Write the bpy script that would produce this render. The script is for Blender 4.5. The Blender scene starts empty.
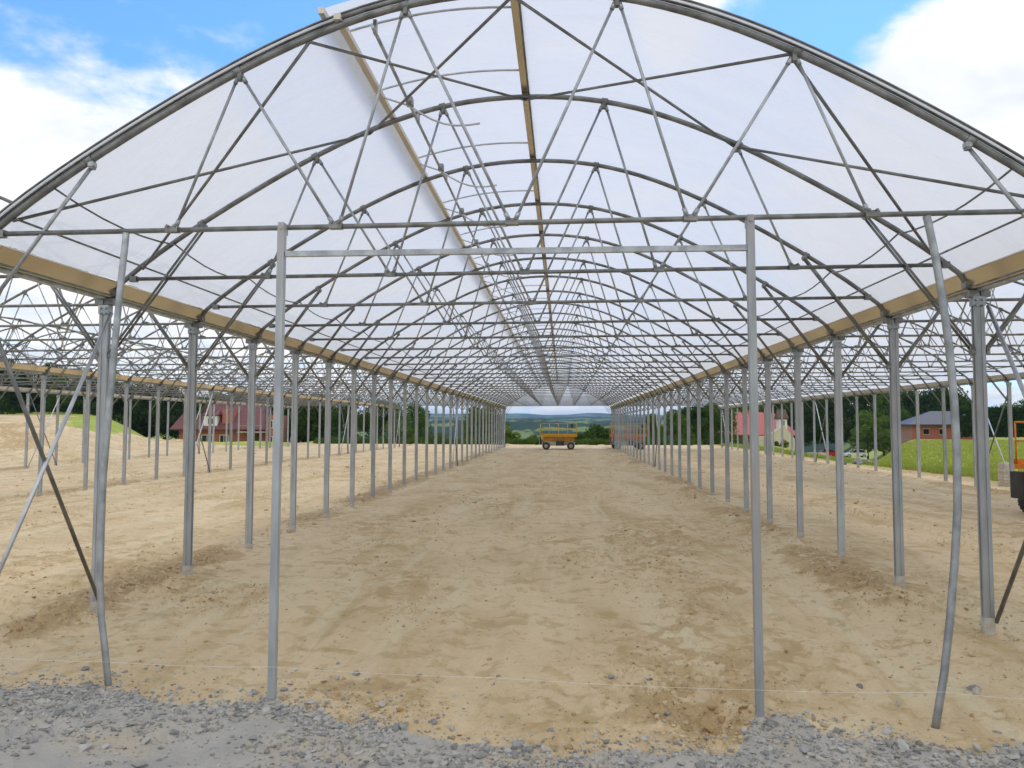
import bpy, math, random
import numpy as np
from mathutils import Vector

rnd = random.Random(7)
rng = np.random.default_rng(11)
C = bpy.context.scene.collection
sc = bpy.context.scene

# ------------------------------------------------------------------ camera
F_PX, YAW, PITCH, ROLL, CAM_H = 740.64, 0.0684, 0.0545, 0.0024, 2.053
cam_d = bpy.data.cameras.new('camera')
cam = bpy.data.objects.new('camera', cam_d); C.objects.link(cam)
cam_d.sensor_width = 36.0; cam_d.lens = F_PX / 1024 * 36.0
cam_d.clip_start = 0.05; cam_d.clip_end = 30000
cam.location = (0, 0, CAM_H)
from mathutils import Matrix
cam.rotation_euler = (Matrix.Rotation(YAW, 3, 'Z') @ Matrix.Rotation(math.pi/2 + PITCH, 3, 'X') @ Matrix.Rotation(ROLL, 3, 'Z')).to_euler()
sc.camera = cam


def ray(px, py):
    """world direction seen at a photograph pixel, used to place real things at real distances"""
    a, b = px - 512, 384 - py
    c, s = math.cos(ROLL), math.sin(ROLL)
    a, b = c*a - s*b, s*a + c*b
    d = F_PX*math.cos(PITCH) - b*math.sin(PITCH)
    u = F_PX*math.sin(PITCH) + b*math.cos(PITCH)
    return Vector((a*math.cos(YAW) - d*math.sin(YAW), a*math.sin(YAW) + d*math.cos(YAW), u))


def at(px, py, Y):
    r = ray(px, py)
    return Vector((r.x*Y/r.y, Y, CAM_H + r.z*Y/r.y))

# ------------------------------------------------------------------ noise
_perm = rng.permutation(4096)
_val = rng.random(4096)


def vnoise(x, y, seed=0):
    xi = np.floor(x).astype(np.int64); yi = np.floor(y).astype(np.int64)
    fx = x - xi; fy = y - yi
    fx = fx*fx*fx*(fx*(fx*6-15)+10); fy = fy*fy*fy*(fy*(fy*6-15)+10)
    def h(i, j):
        return _val[(_perm[(i + seed*57) & 4095] + j*131 + seed*17) & 4095]
    a = h(xi, yi); b = h(xi+1, yi); c = h(xi, yi+1); d = h(xi+1, yi+1)
    return (a*(1-fx)+b*fx)*(1-fy) + (c*(1-fx)+d*fx)*fy


def fbm(x, y, oct=4, seed=0, gain=0.5):
    r = 0; a = 1; t = 0
    for o in range(oct):
        r = r + a*(vnoise(x*2**o + 13.7*o, y*2**o - 7.1*o, seed+o)*2-1); t += a; a *= gain
    return r/t


def sstep(a, b, x):
    t = np.clip((x-a)/(b-a), 0, 1)
    return t*t*(3-2*t)

# ------------------------------------------------------------------ materials
def new_mat(name):
    m = bpy.data.materials.new(name); m.use_nodes = True
    nt = m.node_tree; nt.nodes.clear()
    return m, nt, nt.nodes, nt.links


def mat(name, col, rough=0.6, metal=0.0, col2=None, scale=5.0, detail=4.0, bump=0.0, bscale=None, spec=0.5, coord='Object', stretch=(1, 1, 1), lo=0.35, hi=0.65, col3=None, scale3=0.6, rvar=0.0, randv=0.0):
    m, nt, N, L = new_mat(name)
    out = N.new('ShaderNodeOutputMaterial'); p = N.new('ShaderNodeBsdfPrincipled')
    L.new(p.outputs[0], out.inputs[0])
    p.inputs['Roughness'].default_value = rough; p.inputs['Metallic'].default_value = metal
    p.inputs['Specular IOR Level'].default_value = spec
    p.inputs['Base Color'].default_value = (*col, 1)
    tc = N.new('ShaderNodeTexCoord'); mp = N.new('ShaderNodeMapping'); mp.inputs['Scale'].default_value = stretch
    L.new(tc.outputs[coord], mp.inputs[0])
    last = None
    if col2 is not None:
        n = N.new('ShaderNodeTexNoise'); n.inputs['Scale'].default_value = scale; n.inputs['Detail'].default_value = detail
        L.new(mp.outputs[0], n.inputs['Vector'])
        r = N.new('ShaderNodeMapRange'); r.inputs['From Min'].default_value = lo; r.inputs['From Max'].default_value = hi
        L.new(n.outputs[0], r.inputs[0])
        x = N.new('ShaderNodeMix'); x.data_type = 'RGBA'
        x.inputs[6].default_value = (*col, 1); x.inputs[7].default_value = (*col2, 1)
        L.new(r.outputs[0], x.inputs[0]); last = x.outputs[2]
        if col3 is not None:
            n3 = N.new('ShaderNodeTexNoise'); n3.inputs['Scale'].default_value = scale3; n3.inputs['Detail'].default_value = 5
            L.new(mp.outputs[0], n3.inputs['Vector'])
            r3 = N.new('ShaderNodeMapRange'); r3.inputs['From Min'].default_value = 0.5; r3.inputs['From Max'].default_value = 0.68
            L.new(n3.outputs[0], r3.inputs[0])
            x3 = N.new('ShaderNodeMix'); x3.data_type = 'RGBA'; x3.inputs[7].default_value = (*col3, 1)
            L.new(last, x3.inputs[6]); L.new(r3.outputs[0], x3.inputs[0]); last = x3.outputs[2]
        if rvar:
            rr = N.new('ShaderNodeMapRange'); rr.inputs['To Min'].default_value = rough - rvar; rr.inputs['To Max'].default_value = rough + rvar
            rr.inputs['From Min'].default_value = 0.3; rr.inputs['From Max'].default_value = 0.7
            L.new(n.outputs[0], rr.inputs[0]); L.new(rr.outputs[0], p.inputs['Roughness'])
    if randv:
        oi = N.new('ShaderNodeObjectInfo'); mr = N.new('ShaderNodeMapRange')
        mr.inputs['To Min'].default_value = 1-randv; mr.inputs['To Max'].default_value = 1+randv
        L.new(oi.outputs['Random'], mr.inputs[0])
        hs = N.new('ShaderNodeHueSaturation'); hs.inputs['Color'].default_value = (*col, 1)
        if last is not None: L.new(last, hs.inputs['Color'])
        L.new(mr.outputs[0], hs.inputs['Value']); last = hs.outputs[0]
    if last is not None: L.new(last, p.inputs['Base Color'])
    if bump:
        nb = N.new('ShaderNodeTexNoise'); nb.inputs['Scale'].default_value = bscale or scale*3; nb.inputs['Detail'].default_value = 5
        L.new(mp.outputs[0], nb.inputs['Vector'])
        b = N.new('ShaderNodeBump'); b.inputs['Strength'].default_value = bump; b.inputs['Distance'].default_value = 0.02
        L.new(nb.outputs[0], b.inputs['Height']); L.new(b.outputs[0], p.inputs['Normal'])
    return m

M = {}
M['galv'] = mat('galvanised_steel', (0.46, 0.48, 0.49), 0.42, 0.75, (0.30, 0.32, 0.33), 9, 6, rvar=0.08, randv=0.12)
M['galv_dark'] = mat('dark_galvanised_steel', (0.26, 0.265, 0.255), 0.42, 0.65, (0.15, 0.15, 0.14), 7, 6, rvar=0.08, randv=0.1)  # darker tone of the galvanised steel
M['galv_post'] = mat('galvanised_post_steel', (0.45, 0.475, 0.48), 0.5, 0.4, (0.34, 0.36, 0.375), 3.2, 7, rvar=0.1, randv=0.14, stretch=(3, 3, 0.7), col3=(0.40, 0.38, 0.36), scale3=1.4)
M['galv_bright'] = mat('bright_galvanised_tube', (0.66, 0.68, 0.70), 0.33, 0.8, (0.5, 0.52, 0.54), 8, 5, randv=0.06)
M['alu'] = mat('rolled_aluminium', (0.80, 0.73, 0.58), 0.25, 0.97, (0.68, 0.60, 0.46), 1.5, 4, stretch=(2, 0.4, 2))  # warm tint puts the reflection of the sandy ground into the metal colour
M['vent_alu'] = mat('painted_vent_profile', (0.74, 0.69, 0.58), 0.4, 0.3, (0.62, 0.56, 0.44), 2.0, 4, stretch=(2, 0.5, 2))
M['black'] = mat('black_rubber', (0.03, 0.03, 0.03), 0.8, 0, (0.055, 0.052, 0.048), 12, 4)
M['dark_plastic'] = mat('black_plastic', (0.03, 0.03, 0.033), 0.5, 0, (0.05, 0.048, 0.045), 6, 3)
M['pale_grey'] = mat('concrete_and_pale_post_foot', (0.50, 0.49, 0.45), 0.9, 0, (0.42, 0.37, 0.29), 14, 5, bump=0.4)  # balcony concrete, also used for the paler bottoms of the steel posts


def film_mat(name, transp, c=0.86):
    m, nt, N, L = new_mat(name)
    out = N.new('ShaderNodeOutputMaterial')
    tc = N.new('ShaderNodeTexCoord'); mp = N.new('ShaderNodeMapping'); mp.inputs['Scale'].default_value = (0.6, 2.2, 0.6)
    mp.inputs['Rotation'].default_value = (0, 0, 0.5)
    L.new(tc.outputs['Object'], mp.inputs[0])
    n = N.new('ShaderNodeTexNoise'); n.inputs['Scale'].default_value = 1.3; n.inputs['Detail'].default_value = 6; n.inputs['Distortion'].default_value = 0.6
    L.new(mp.outputs[0], n.inputs['Vector'])
    b = N.new('ShaderNodeBump'); b.inputs['Strength'].default_value = 0.9; b.inputs['Distance'].default_value = 0.07
    L.new(n.outputs[0], b.inputs['Height'])
    mr = N.new('ShaderNodeMapRange'); mr.inputs['From Min'].default_value = 0.3; mr.inputs['From Max'].default_value = 0.7
    L.new(n.outputs[0], mr.inputs[0])
    mx = N.new('ShaderNodeMix'); mx.data_type = 'RGBA'
    mx.inputs[6].default_value = (c*0.98, c*0.985, c*1.0, 1); mx.inputs[7].default_value = (c*0.95, c*0.96, c*0.985, 1)
    L.new(mr.outputs[0], mx.inputs[0])
    tl = N.new('ShaderNodeBsdfTranslucent'); df = N.new('ShaderNodeBsdfDiffuse'); gl = N.new('ShaderNodeBsdfGlossy'); tr = N.new('ShaderNodeBsdfTransparent')
    gl.inputs['Roughness'].default_value = 0.35
    for s in (tl, df): L.new(mx.outputs[2], s.inputs[0]); L.new(b.outputs[0], s.inputs['Normal'])
    L.new(b.outputs[0], gl.inputs['Normal'])
    m1 = N.new('ShaderNodeMixShader'); m1.inputs[0].default_value = 0.20
    L.new(tl.outputs[0], m1.inputs[1]); L.new(df.outputs[0], m1.inputs[2])
    m2 = N.new('ShaderNodeMixShader'); m2.inputs[0].default_value = 0.03
    L.new(m1.outputs[0], m2.inputs[1]); L.new(gl.outputs[0], m2.inputs[2])
    m3 = N.new('ShaderNodeMixShader'); m3.inputs[0].default_value = transp
    L.new(m2.outputs[0], m3.inputs[1]); L.new(tr.outputs[0], m3.inputs[2])
    L.new(m3.outputs[0], out.inputs[0])
    return m
M['film'] = film_mat('milky_greenhouse_film', 0.06, 0.785)
M['gable_film'] = film_mat('clear_gable_film', 0.45, 0.95)

# ------------------------------------------------------------------ mesh building
class MB:
    def __init__(s): s.v = []; s.f = []; s.n = 0; s.m = []; s.sm = []
    def add(s, v, f, mi=0, smooth=False):
        v = [tuple(p) for p in v]
        s.v += v; s.f += [tuple(i + s.n for i in q) for q in f]; s.n += len(v)
        s.m += [mi]*len(f); s.sm += [smooth]*len(f); return s
    def box(s, c, d, mi=0, rz=0.0, taper=1.0):
        hx, hy, hz = d[0]/2, d[1]/2, d[2]/2; co, si = math.cos(rz), math.sin(rz); v = []
        for z in (-hz, hz):
            k = taper if z > 0 else 1
            for x, y in ((-hx, -hy), (hx, -hy), (hx, hy), (-hx, hy)):
                x *= k; y *= k
                v.append((c[0]+x*co-y*si, c[1]+x*si+y*co, c[2]+z))
        return s.add(v, [(0, 3, 2, 1), (4, 5, 6, 7), (0, 1, 5, 4), (1, 2, 6, 5), (2, 3, 7, 6), (3, 0, 4, 7)], mi)
    def tube(s, pts, r, n=8, mi=0, cap=True, square=False):
        pts = [Vector(p) for p in pts]; R = r if isinstance(r, (list, tuple)) else [r]*len(pts)
        v = []; up0 = None
        for i, p in enumerate(pts):
            t = (pts[min(i+1, len(pts)-1)] - pts[max(i-1, 0)]).normalized()
            if up0 is None:
                up0 = Vector((0, 0, 1)) if abs(t.z) < 0.9 else Vector((1, 0, 0))
            a = t.cross(up0).normalized(); b = a.cross(t).normalized(); up0 = b
            for k in range(n):
                th = 2*math.pi*(k+0.5)/n
                v.append(p + (a*math.cos(th) + b*math.sin(th))*R[i])
        f = []
        for i in range(len(pts)-1):
            for k in range(n):
                f.append((i*n+k, i*n+(k+1) % n, (i+1)*n+(k+1) % n, (i+1)*n+k))
        s.add(v, f, mi, n > 4)
        if cap:
            s.f += [tuple(s.n-len(v)+k for k in range(n))[::-1], tuple(s.n-n+k for k in range(n))]; s.m += [mi]*2; s.sm += [False]*2
        return s
    def extrude(s, prof, y0, y1, mi=0, axis='Y', closed=True, caps=True):
        """profile (x,z) extruded along Y, or (x,y) along Z"""
        n = len(prof)
        P = (lambda a, b, t: (a, t, b)) if axis == 'Y' else ((lambda a, b, t: (a, b, t)) if axis == 'Z' else (lambda a, b, t: (t, a, b)))
        v = [P(a, b, y0) for a, b in prof] + [P(a, b, y1) for a, b in prof]
        f = [(i, (i+1) % n, n+(i+1) % n, n+i) for i in range(n if closed else n-1)]
        if caps and closed: f += [tuple(range(n))[::-1], tuple(range(n, 2*n))]
        return s.add(v, f, mi)
    def mesh(s, name, mats):
        me = bpy.data.meshes.new(name); me.from_pydata(s.v, [], s.f)
        for m in (mats if isinstance(mats, (list, tuple)) else [mats]): me.materials.append(m)
        me.polygons.foreach_set('material_index', s.m); me.polygons.foreach_set('use_smooth', s.sm)
        me.update(); return me
    def build(s, name, mats, parent=None, loc=None):
        return link(name, s.mesh(name, mats), parent, loc)


def link(name, me, parent=None, loc=None):
    o = bpy.data.objects.new(name, me); C.objects.link(o)
    if parent is not None: o.parent = parent
    if loc is not None: o.location = loc
    return o


def tag(o, label=None, cat=None, group=None, kind=None):
    if label: o['label'] = label
    if cat: o['category'] = cat
    if group: o['group'] = group
    if kind: o['kind'] = kind
    return o


def empty(name, loc=(0, 0, 0), rz=0.0):
    o = bpy.data.objects.new(name, None); C.objects.link(o); o.location = loc; o.rotation_euler = (0, 0, rz)
    o.empty_display_size = 0.2
    return o


def copy_tree(o, parent=None):
    c = o.copy(); C.objects.link(c)
    if parent is not None: c.parent = parent
    for ch in o.children: copy_tree(ch, c)
    return c


def np_mesh(name, v, f, mats, mi=None, smooth=False):
    me = bpy.data.meshes.new(name)
    k = f.shape[1]
    me.vertices.add(len(v)); me.vertices.foreach_set('co', v.astype(np.float32).ravel())
    me.loops.add(f.size); me.loops.foreach_set('vertex_index', f.astype(np.int32).ravel())
    me.polygons.add(len(f)); me.polygons.foreach_set('loop_start', np.arange(0, f.size, k, dtype=np.int32))
    for m in (mats if isinstance(mats, (list, tuple)) else [mats]): me.materials.append(m)
    if mi is not None: me.polygons.foreach_set('material_index', mi.astype(np.int32))
    me.polygons.foreach_set('use_smooth', np.full(len(f), smooth))
    me.update(calc_edges=True); me.validate(); return me

# ------------------------------------------------------------------ terrain
ROW = [-24.2, -14.686, -5.172, 4.342, 13.856]        # post rows (x)
Y1, NB, S = 6.02, 31, 2.0                             # first arch, number of arches, bay
YEND = Y1 + S*(NB-1)
HALF = 4.757


def gravel_edge(x):
    xs = np.array([-14, -7, -4.6, -3.8, -2.97, -2.4, -1.83, -1.0, 0.0, 0.65, 1.2, 1.45, 1.85, 2.1, 2.85, 3.6, 6, 14])
    ys = np.array([6.1, 5.95, 5.78, 5.95, 5.72, 5.95, 5.68, 5.48, 5.30, 5.42, 5.5, 5.92, 5.88, 5.62, 5.6, 5.75, 5.8, 6.0])
    return np.interp(x, xs, ys) + 0.10*fbm(x*3.1, x*0+2.2, 3, 5)


def height(X, Y):
    r = np.hypot(X, Y); Ys = np.maximum(Y, 1.0); t = X/Ys
    z = np.zeros_like(X)
    # centre: ground falls away beyond the end of the pad into a valley
    drop = -np.minimum(np.maximum(Y-76, 0)*0.07, 34) * sstep(-0.34, -0.26, t) * (1-sstep(0.30, 0.42, t))
    z = z + drop
    # right-hand side: lower yard by the cars, meadow a little higher to the right
    rgt = sstep(0.27, 0.36, t)*np.maximum(r-38, 0)
    low = -0.040*np.minimum(rgt, 150); high = -0.003*np.minimum(rgt, 150)
    k = sstep(0.40, 0.46, t)
    z = z + (low*(1-k) + high*k)*sstep(14.8, 22, X)*(Y > 0)
    # left-hand side: terrain climbing to the wood
    up = sstep(-27, -52, X)*sstep(15, 40, Y)*sstep(-0.52, -0.66, t)
    z = z + up*(0.5 + 0.035*np.clip(r-55, 0, 250))
    z = z + sstep(-0.30, -0.42, t)*(-0.045*np.clip(r-78, 0, 120))*(1-up)
    # spoil heaps on the left
    for (mx, my, sx, sy, h) in ((-31.5, 41, 4.0, 8, 1.0), (-35, 50, 5, 7, 1.1), (-39, 40, 6, 8, 1.5), (-30, 56, 5, 4, 0.45), (-37, 66, 7, 4, 0.35), (-29, 69, 6, 3, 0.3)):
        g = np.exp(-((X-mx)/sx)**2 - ((Y-my)/sy)**2)
        z = z + h*g*(1+0.45*fbm(X*0.55, Y*0.55, 5, 21))
    # low soil bank along the right edge
    z = z + 0.09*np.exp(-((X-15.4)/0.8)**2)*sstep(6, 12, Y)*(Y < 80)*(0.6+0.6*fbm(X*0.5, Y*0.5, 3, 8))
    # far hills
    az = np.arctan2(X, Ys)
    hill = 0
    for (d0, w, h, fr, sd, amp) in ((1500, 480, 41, 5.5, 31, 0.28), (2900, 700, 60, 6.5, 35, 0.22), (6000, 1400, 108, 9.0, 39, 0.24)):
        prof = np.exp(-((r-d0)/w)**2)
        hill = hill + prof*h*(1+amp*fbm(az*fr+3.3, az*0+sd, 4, sd))
    hill = hill*(1-0.4*sstep(0.34, 0.55, t))
    hill = hill + sstep(300, 800, r)*2.5*fbm(X/160, Y/160, 3, 50)
    z = z + hill*(Y > 50)*sstep(250, 700, r)
    tree = sstep(500, 900, r)*(Y > 50)
    z = z + tree*5*vnoise(X/9, Y/9, 70)*sstep(-0.1, 0.12, fbm(X/330, Y/330, 3, 61))
    return z


def fine(X, Y):
    """clods, ruts and hollows of the pad"""
    near = 1-sstep(90, 140, np.hypot(X, Y))
    pad = near
    n1 = fbm(X*0.45, Y*0.3, 3, 2)*0.035
    n2 = fbm(X*2.3, Y*2.0, 4, 4)*0.020
    cl = fbm(X*9, Y*9, 4, 6, 0.62)
    rough = 0.7*np.clip(fbm(X*0.7+4, Y*0.45, 3, 9)*2.2-0.15, 0, 1)
    # disturbed soil along every post row
    for rx in ROW:
        dx = (X-rx+0.45)
        rough = np.maximum(rough, 1.0*np.exp(-(dx/0.5)**2)*np.clip(0.6+fbm(X*0.8, Y*0.5, 2, 12)*1.8, 0, 1))
        n1 = n1 + (0.08*np.exp(-(dx/0.34)**2) - 0.07*np.exp(-((dx+0.6)/0.26)**2))*(0.65+0.6*fbm(X*0.9, Y*0.35, 3, 33))
    n3 = np.maximum(cl, -0.12)*(0.016+0.09*rough)
    # wheel tracks running along the tunnel
    for tx, w in ((-2.6, 0.22), (-1.0, 0.25), (1.1, 0.22), (2.7, 0.25), (-9.2, 0.3), (-11, 0.3), (8.2, 0.3), (10, 0.3)):
        xx = X - tx - 0.3*fbm(Y*0.07, Y*0+tx, 2, 15)
        n1 = n1 - np.exp(-(xx/w)**4)*(0.026+0.011*np.sin(Y*19+np.abs(xx)*14)*np.clip(0.5+fbm(X, Y*0.4, 2, 77), 0, 1)) + 0.016*np.exp(-((np.abs(xx)-w*1.25)/0.07)**2)
    z = (n1+n2+n3)*pad
    # the pad dips a little to the gravelled strip in front
    z = z - np.interp(X, [-6, -3.8, -2.4, 1.5, 2.9, 6], [0.08, 0.11, 0.19, 0.30, 0.25, 0.2])*np.interp(Y, [5, 6, 8, 10, 13, 17], [1, 0.82, 0.52, 0.30, 0.12, 0])*near
    # hollow dug round the right gable column
    z = z - 0.09*np.exp(-((X-1.05)/0.30)**2 - ((Y-6.05)/0.22)**2) + 0.05*np.exp(-((X-1.75)/0.3)**2 - ((Y-5.95)/0.14)**2)
    return z


def ground_z(x, y):
    X = np.array([float(x)]); Y = np.array([float(y)])
    return float((height(X, Y)+fine(X, Y))[0])

front = np.linspace(-43, 43, 861)
back = np.linspace(43, 317, 90)[1:-1]
ang = np.radians(np.concatenate([front, back]))
rad = [0.4]
while rad[-1] < 9000:
    r = rad[-1]
    rad.append(r*(1.03 if r < 3.2 else 1.0050 if r < 16 else 1.0075 if r < 90 else 1.02 if r < 700 else 1.011))
rad = np.array(rad)
AA, RR = np.meshgrid(ang - YAW, rad)
GX = RR*np.sin(AA); GY = RR*np.cos(AA)
GZ = height(GX, GY) + fine(GX, GY)
nr, na = GX.shape
V = np.stack([GX.ravel(), GY.ravel(), GZ.ravel()], 1)
i0 = (np.arange(nr-1)[:, None]*na + np.arange(na)[None, :]); i1 = (np.arange(nr-1)[:, None]*na + (np.arange(na)[None, :]+1) % na)
Fq = np.stack([i0.ravel(), i1.ravel(), (i1+na).ravel(), (i0+na).ravel()], 1)
cx = V[Fq, 0].mean(1); cy = V[Fq, 1].mean(1); cr = np.hypot(cx, cy)
# zones: 0 soil, 1 gravel, 2 meadow, 3 hills
zone = np.full(len(Fq), 2)
edge = 0.5*fbm(cx*0.4, cy*0.4, 3, 44)
t_ = cx/np.maximum(cy, 1)
pad = (cx < 15.3+edge) & (cy < 77+3*edge) & (cx > -60)
spoil = (cx < -25) & (cy < 72+2*edge) & ((t_ > -0.78) & (cy < 64+4*edge) | (cr < 62+3*edge))
zone[pad & ((cx > -25) | spoil)] = 0
zone[(t_ < -0.695+0.07*edge) & (cr < 135) & (cy > 10) & (cx < -20) & (t_ > -1.6)] = 0
zone[cy < gravel_edge(cx)] = 1
zone[cr > 420] = 3


Xv, Yv = V[:, 0], V[:, 1]
dist = 0.55*np.clip(fbm(Xv*0.55+4, Yv*0.40, 4, 9)*2.4-0.1, 0, 1)
for rx in ROW:
    dx = Xv-rx+0.3
    dist = np.maximum(dist, np.exp(-(dx/0.75)**2)*np.clip(0.55+fbm(Xv*0.7, Yv*0.45, 4, 12)*2.0, 0, 1))
dist = np.maximum(dist, 0.9*np.exp(-((Xv-1.0)/0.8)**2-((Yv-6.0)/0.5)**2)); dist = np.maximum(dist, 0.8*np.exp(-((Xv+1.7)/0.7)**2-((Yv-6.3)/0.4)**2))
dist = np.maximum(dist, 0.7*sstep(-26, -30, Xv)*(Yv > 10)*np.clip(0.5+1.5*fbm(Xv*0.3, Yv*0.3, 3, 19), 0, 1)); dist = np.maximum(dist, 0.8*np.exp(-((Xv-15.2)/0.9)**2))


def sub(name, z, mt):
    q = Fq[zone == z]; u, inv = np.unique(q.ravel(), return_inverse=True)
    me = np_mesh(name, V[u], inv.reshape(-1, 4), mt, smooth=True)
    at_ = me.attributes.new('disturbed', 'FLOAT', 'POINT'); at_.data.foreach_set('value', dist[u].astype(np.float32))
    return link(name, me)


def soil_mat():
    m, nt, N, L = new_mat('sandy_clay_soil')
    out = N.new('ShaderNodeOutputMaterial'); p = N.new('ShaderNodeBsdfPrincipled'); L.new(p.outputs[0], out.inputs[0])
    p.inputs['Roughness'].default_value = 0.95; p.inputs['Specular IOR Level'].default_value = 0.15
    tc = N.new('ShaderNodeTexCoord')
    def noise(scale, st, det=6, dist=0.0, rot=0.0):
        mp = N.new('ShaderNodeMapping'); mp.inputs['Scale'].default_value = st; mp.inputs['Rotation'].default_value = (0, 0, rot); L.new(tc.outputs['Object'], mp.inputs[0])
        n = N.new('ShaderNodeTexNoise'); n.inputs['Scale'].default_value = scale; n.inputs['Detail'].default_value = det; n.inputs['Distortion'].default_value = dist
        n.inputs['Roughness'].default_value = 0.62
        L.new(mp.outputs[0], n.inputs['Vector']); return n.outputs[0]
    def mix(a, b, fac, lo, hi, amt=1.0):
        r = N.new('ShaderNodeMapRange'); r.inputs['From Min'].default_value = lo; r.inputs['From Max'].default_value = hi; r.inputs['To Max'].default_value = amt
        r.interpolation_type = 'SMOOTHSTEP'
        L.new(fac, r.inputs[0]); x = N.new('ShaderNodeMix'); x.data_type = 'RGBA'
        if isinstance(a, tuple): x.inputs[6].default_value = (*a, 1)
        else: L.new(a, x.inputs[6])
        x.inputs[7].default_value = (*b, 1); L.new(r.outputs[0], x.inputs[0]); return x.outputs[2]
    pale = (0.69, 0.54, 0.34); tan = (0.60, 0.455, 0.27); ochre = (0.45, 0.325, 0.155); brown = (0.27, 0.185, 0.09)
    c = mix(pale, tan, noise(0.55, (1.3, 0.6, 1)), 0.40, 0.62)
    c = mix(c, ochre, noise(1.6, (0.8, 1.0, 1), 8, 0.5), 0.55, 0.64, 0.6)
    c = mix(c, ochre, noise(0.8, (1.6, 0.22, 1), 8, 0.6), 0.54, 0.66, 0.55)
    c = mix(c, (0.68, 0.575, 0.38), noise(0.9, (2.0, 0.2, 1), 6, 0.4), 0.52, 0.64, 0.7)
    c = mix(c, (0.67, 0.575, 0.37), noise(0.9, (0.5, 1.6, 1), 7, 0.8, 0.3), 0.52, 0.70, 0.8)
    c = mix(c, ochre, noise(4.2, (1, 1, 1), 9, 0.4), 0.53, 0.62, 0.5)
    c = mix(c, brown, noise(9, (1, 1, 1), 10, 0.3), 0.60, 0.70, 0.55)
    c = mix(c, (0.6, 0.5, 0.34), noise(26, (1, 1, 1), 4), 0.60, 0.72, 0.5)
    at_ = N.new('ShaderNodeAttribute'); at_.attribute_name = 'disturbed'
    def mul(a, b_):
        q = N.new('ShaderNodeMath'); q.operation = 'MULTIPLY'; q.use_clamp = True; L.new(a, q.inputs[0])
        if isinstance(b_, (int, float)): q.inputs[1].default_value = b_
        else: L.new(b_, q.inputs[1])
        return q.outputs[0]
    def addn(a, b_):
        q = N.new('ShaderNodeMath'); q.operation = 'ADD'; L.new(a, q.inputs[0]); L.new(b_, q.inputs[1]); return q.outputs[0]
    fa = mul(at_.outputs['Fac'], 0.42)
    c = mix(c, (0.46, 0.325, 0.165), addn(fa, noise(3.2, (1, 1, 1), 11, 0.9)), 0.67, 0.80, 0.75)
    c = mix(c, (0.31, 0.20, 0.10), addn(fa, noise(7.5, (1, 1, 1), 11, 0.6)), 0.82, 0.95, 0.55)
    c = mix(c, (0.66, 0.55, 0.38), addn(fa, noise(15, (1, 1, 1), 8, 0.3)), 0.93, 1.02, 0.6)
    L.new(c, p.inputs['Base Color'])
    b = N.new('ShaderNodeBump'); b.inputs['Strength'].default_value = 1.0; b.inputs['Distance'].default_value = 0.05
    L.new(noise(11, (1, 1, 1), 12), b.inputs['Height']); L.new(b.outputs[0], p.inputs['Normal'])
    return m

M['soil'] = soil_mat()
M['gravel_base'] = mat('crushed_stone_dust', (0.37, 0.355, 0.33), 0.95, 0, (0.44, 0.415, 0.37), 3, 8, bump=0.9, bscale=30, spec=0.2, col3=(0.48, 0.41, 0.30), scale3=1.3)
M['meadow'] = mat('meadow_grass', (0.25, 0.32, 0.05), 0.95, 0, (0.40, 0.43, 0.09), 0.35, 8, bump=0.8, bscale=3, spec=0.1, stretch=(0.5, 1.5, 1), col3=(0.33, 0.30, 0.12), scale3=0.12)


def hill_mat():
    m, nt, N, L = new_mat('wooded_hills')
    out = N.new('ShaderNodeOutputMaterial'); p = N.new('ShaderNodeBsdfPrincipled'); L.new(p.outputs[0], out.inputs[0])
    p.inputs['Roughness'].default_value = 1; p.inputs['Specular IOR Level'].default_value = 0.05
    tc = N.new('ShaderNodeTexCoord')
    n = N.new('ShaderNodeTexNoise'); n.inputs['Scale'].default_value = 0.0065; n.inputs['Detail'].default_value = 5; L.new(tc.outputs['Object'], n.inputs['Vector'])
    n2 = N.new('ShaderNodeTexNoise'); n2.inputs['Scale'].default_value = 0.05; n2.inputs['Detail'].default_value = 6; L.new(tc.outputs['Object'], n2.inputs['Vector'])
    a = N.new('ShaderNodeMix'); a.data_type = 'RGBA'; a.inputs[6].default_value = (0.013, 0.030, 0.011, 1); a.inputs[7].default_value = (0.040, 0.070, 0.022, 1); L.new(n2.outputs[0], a.inputs[0])
    r = N.new('ShaderNodeMapRange'); r.inputs['From Min'].default_value = 0.54; r.inputs['From Max'].default_value = 0.57; L.new(n.outputs[0], r.inputs[0])
    b = N.new('ShaderNodeMix'); b.data_type = 'RGBA'; b.inputs[7].default_value = (0.16, 0.21, 0.06, 1); L.new(a.outputs[2], b.inputs[6]); L.new(r.outputs[0], b.inputs[0])
    L.new(b.outputs[2], p.inputs['Base Color']); return m
M['hills'] = hill_mat()
tag(sub('ground', 0, M['soil']), kind='structure')
tag(sub('gravel_path', 1, M['gravel_base']), kind='structure')
tag(sub('meadow_ground', 2, M['meadow']), kind='structure')
tag(sub('hills', 3, M['hills']), kind='structure')

# ------------------------------------------------------------------ scattered stones (one countless mass each)
_ico = []
gr = (1+5**.5)/2
for a in (-1, 1):
    for b in (-gr, gr):
        _ico += [(0, a, b), (a, b, 0), (b, 0, a)]
_ico = np.array(_ico)/math.hypot(1, gr)
import itertools
_d = min(np.linalg.norm(_ico[i]-_ico[j]) for i in range(12) for j in range(i))
_tri = [t for t in itertools.combinations(range(12), 3) if all(abs(np.linalg.norm(_ico[a]-_ico[b])-_d) < 1e-3 for a, b in itertools.combinations(t, 2))]
_tri = np.array([t if np.dot(np.cross(_ico[t[1]]-_ico[t[0]], _ico[t[2]]-_ico[t[0]]), _ico[t[0]]) > 0 else (t[0], t[2], t[1]) for t in _tri])


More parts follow.
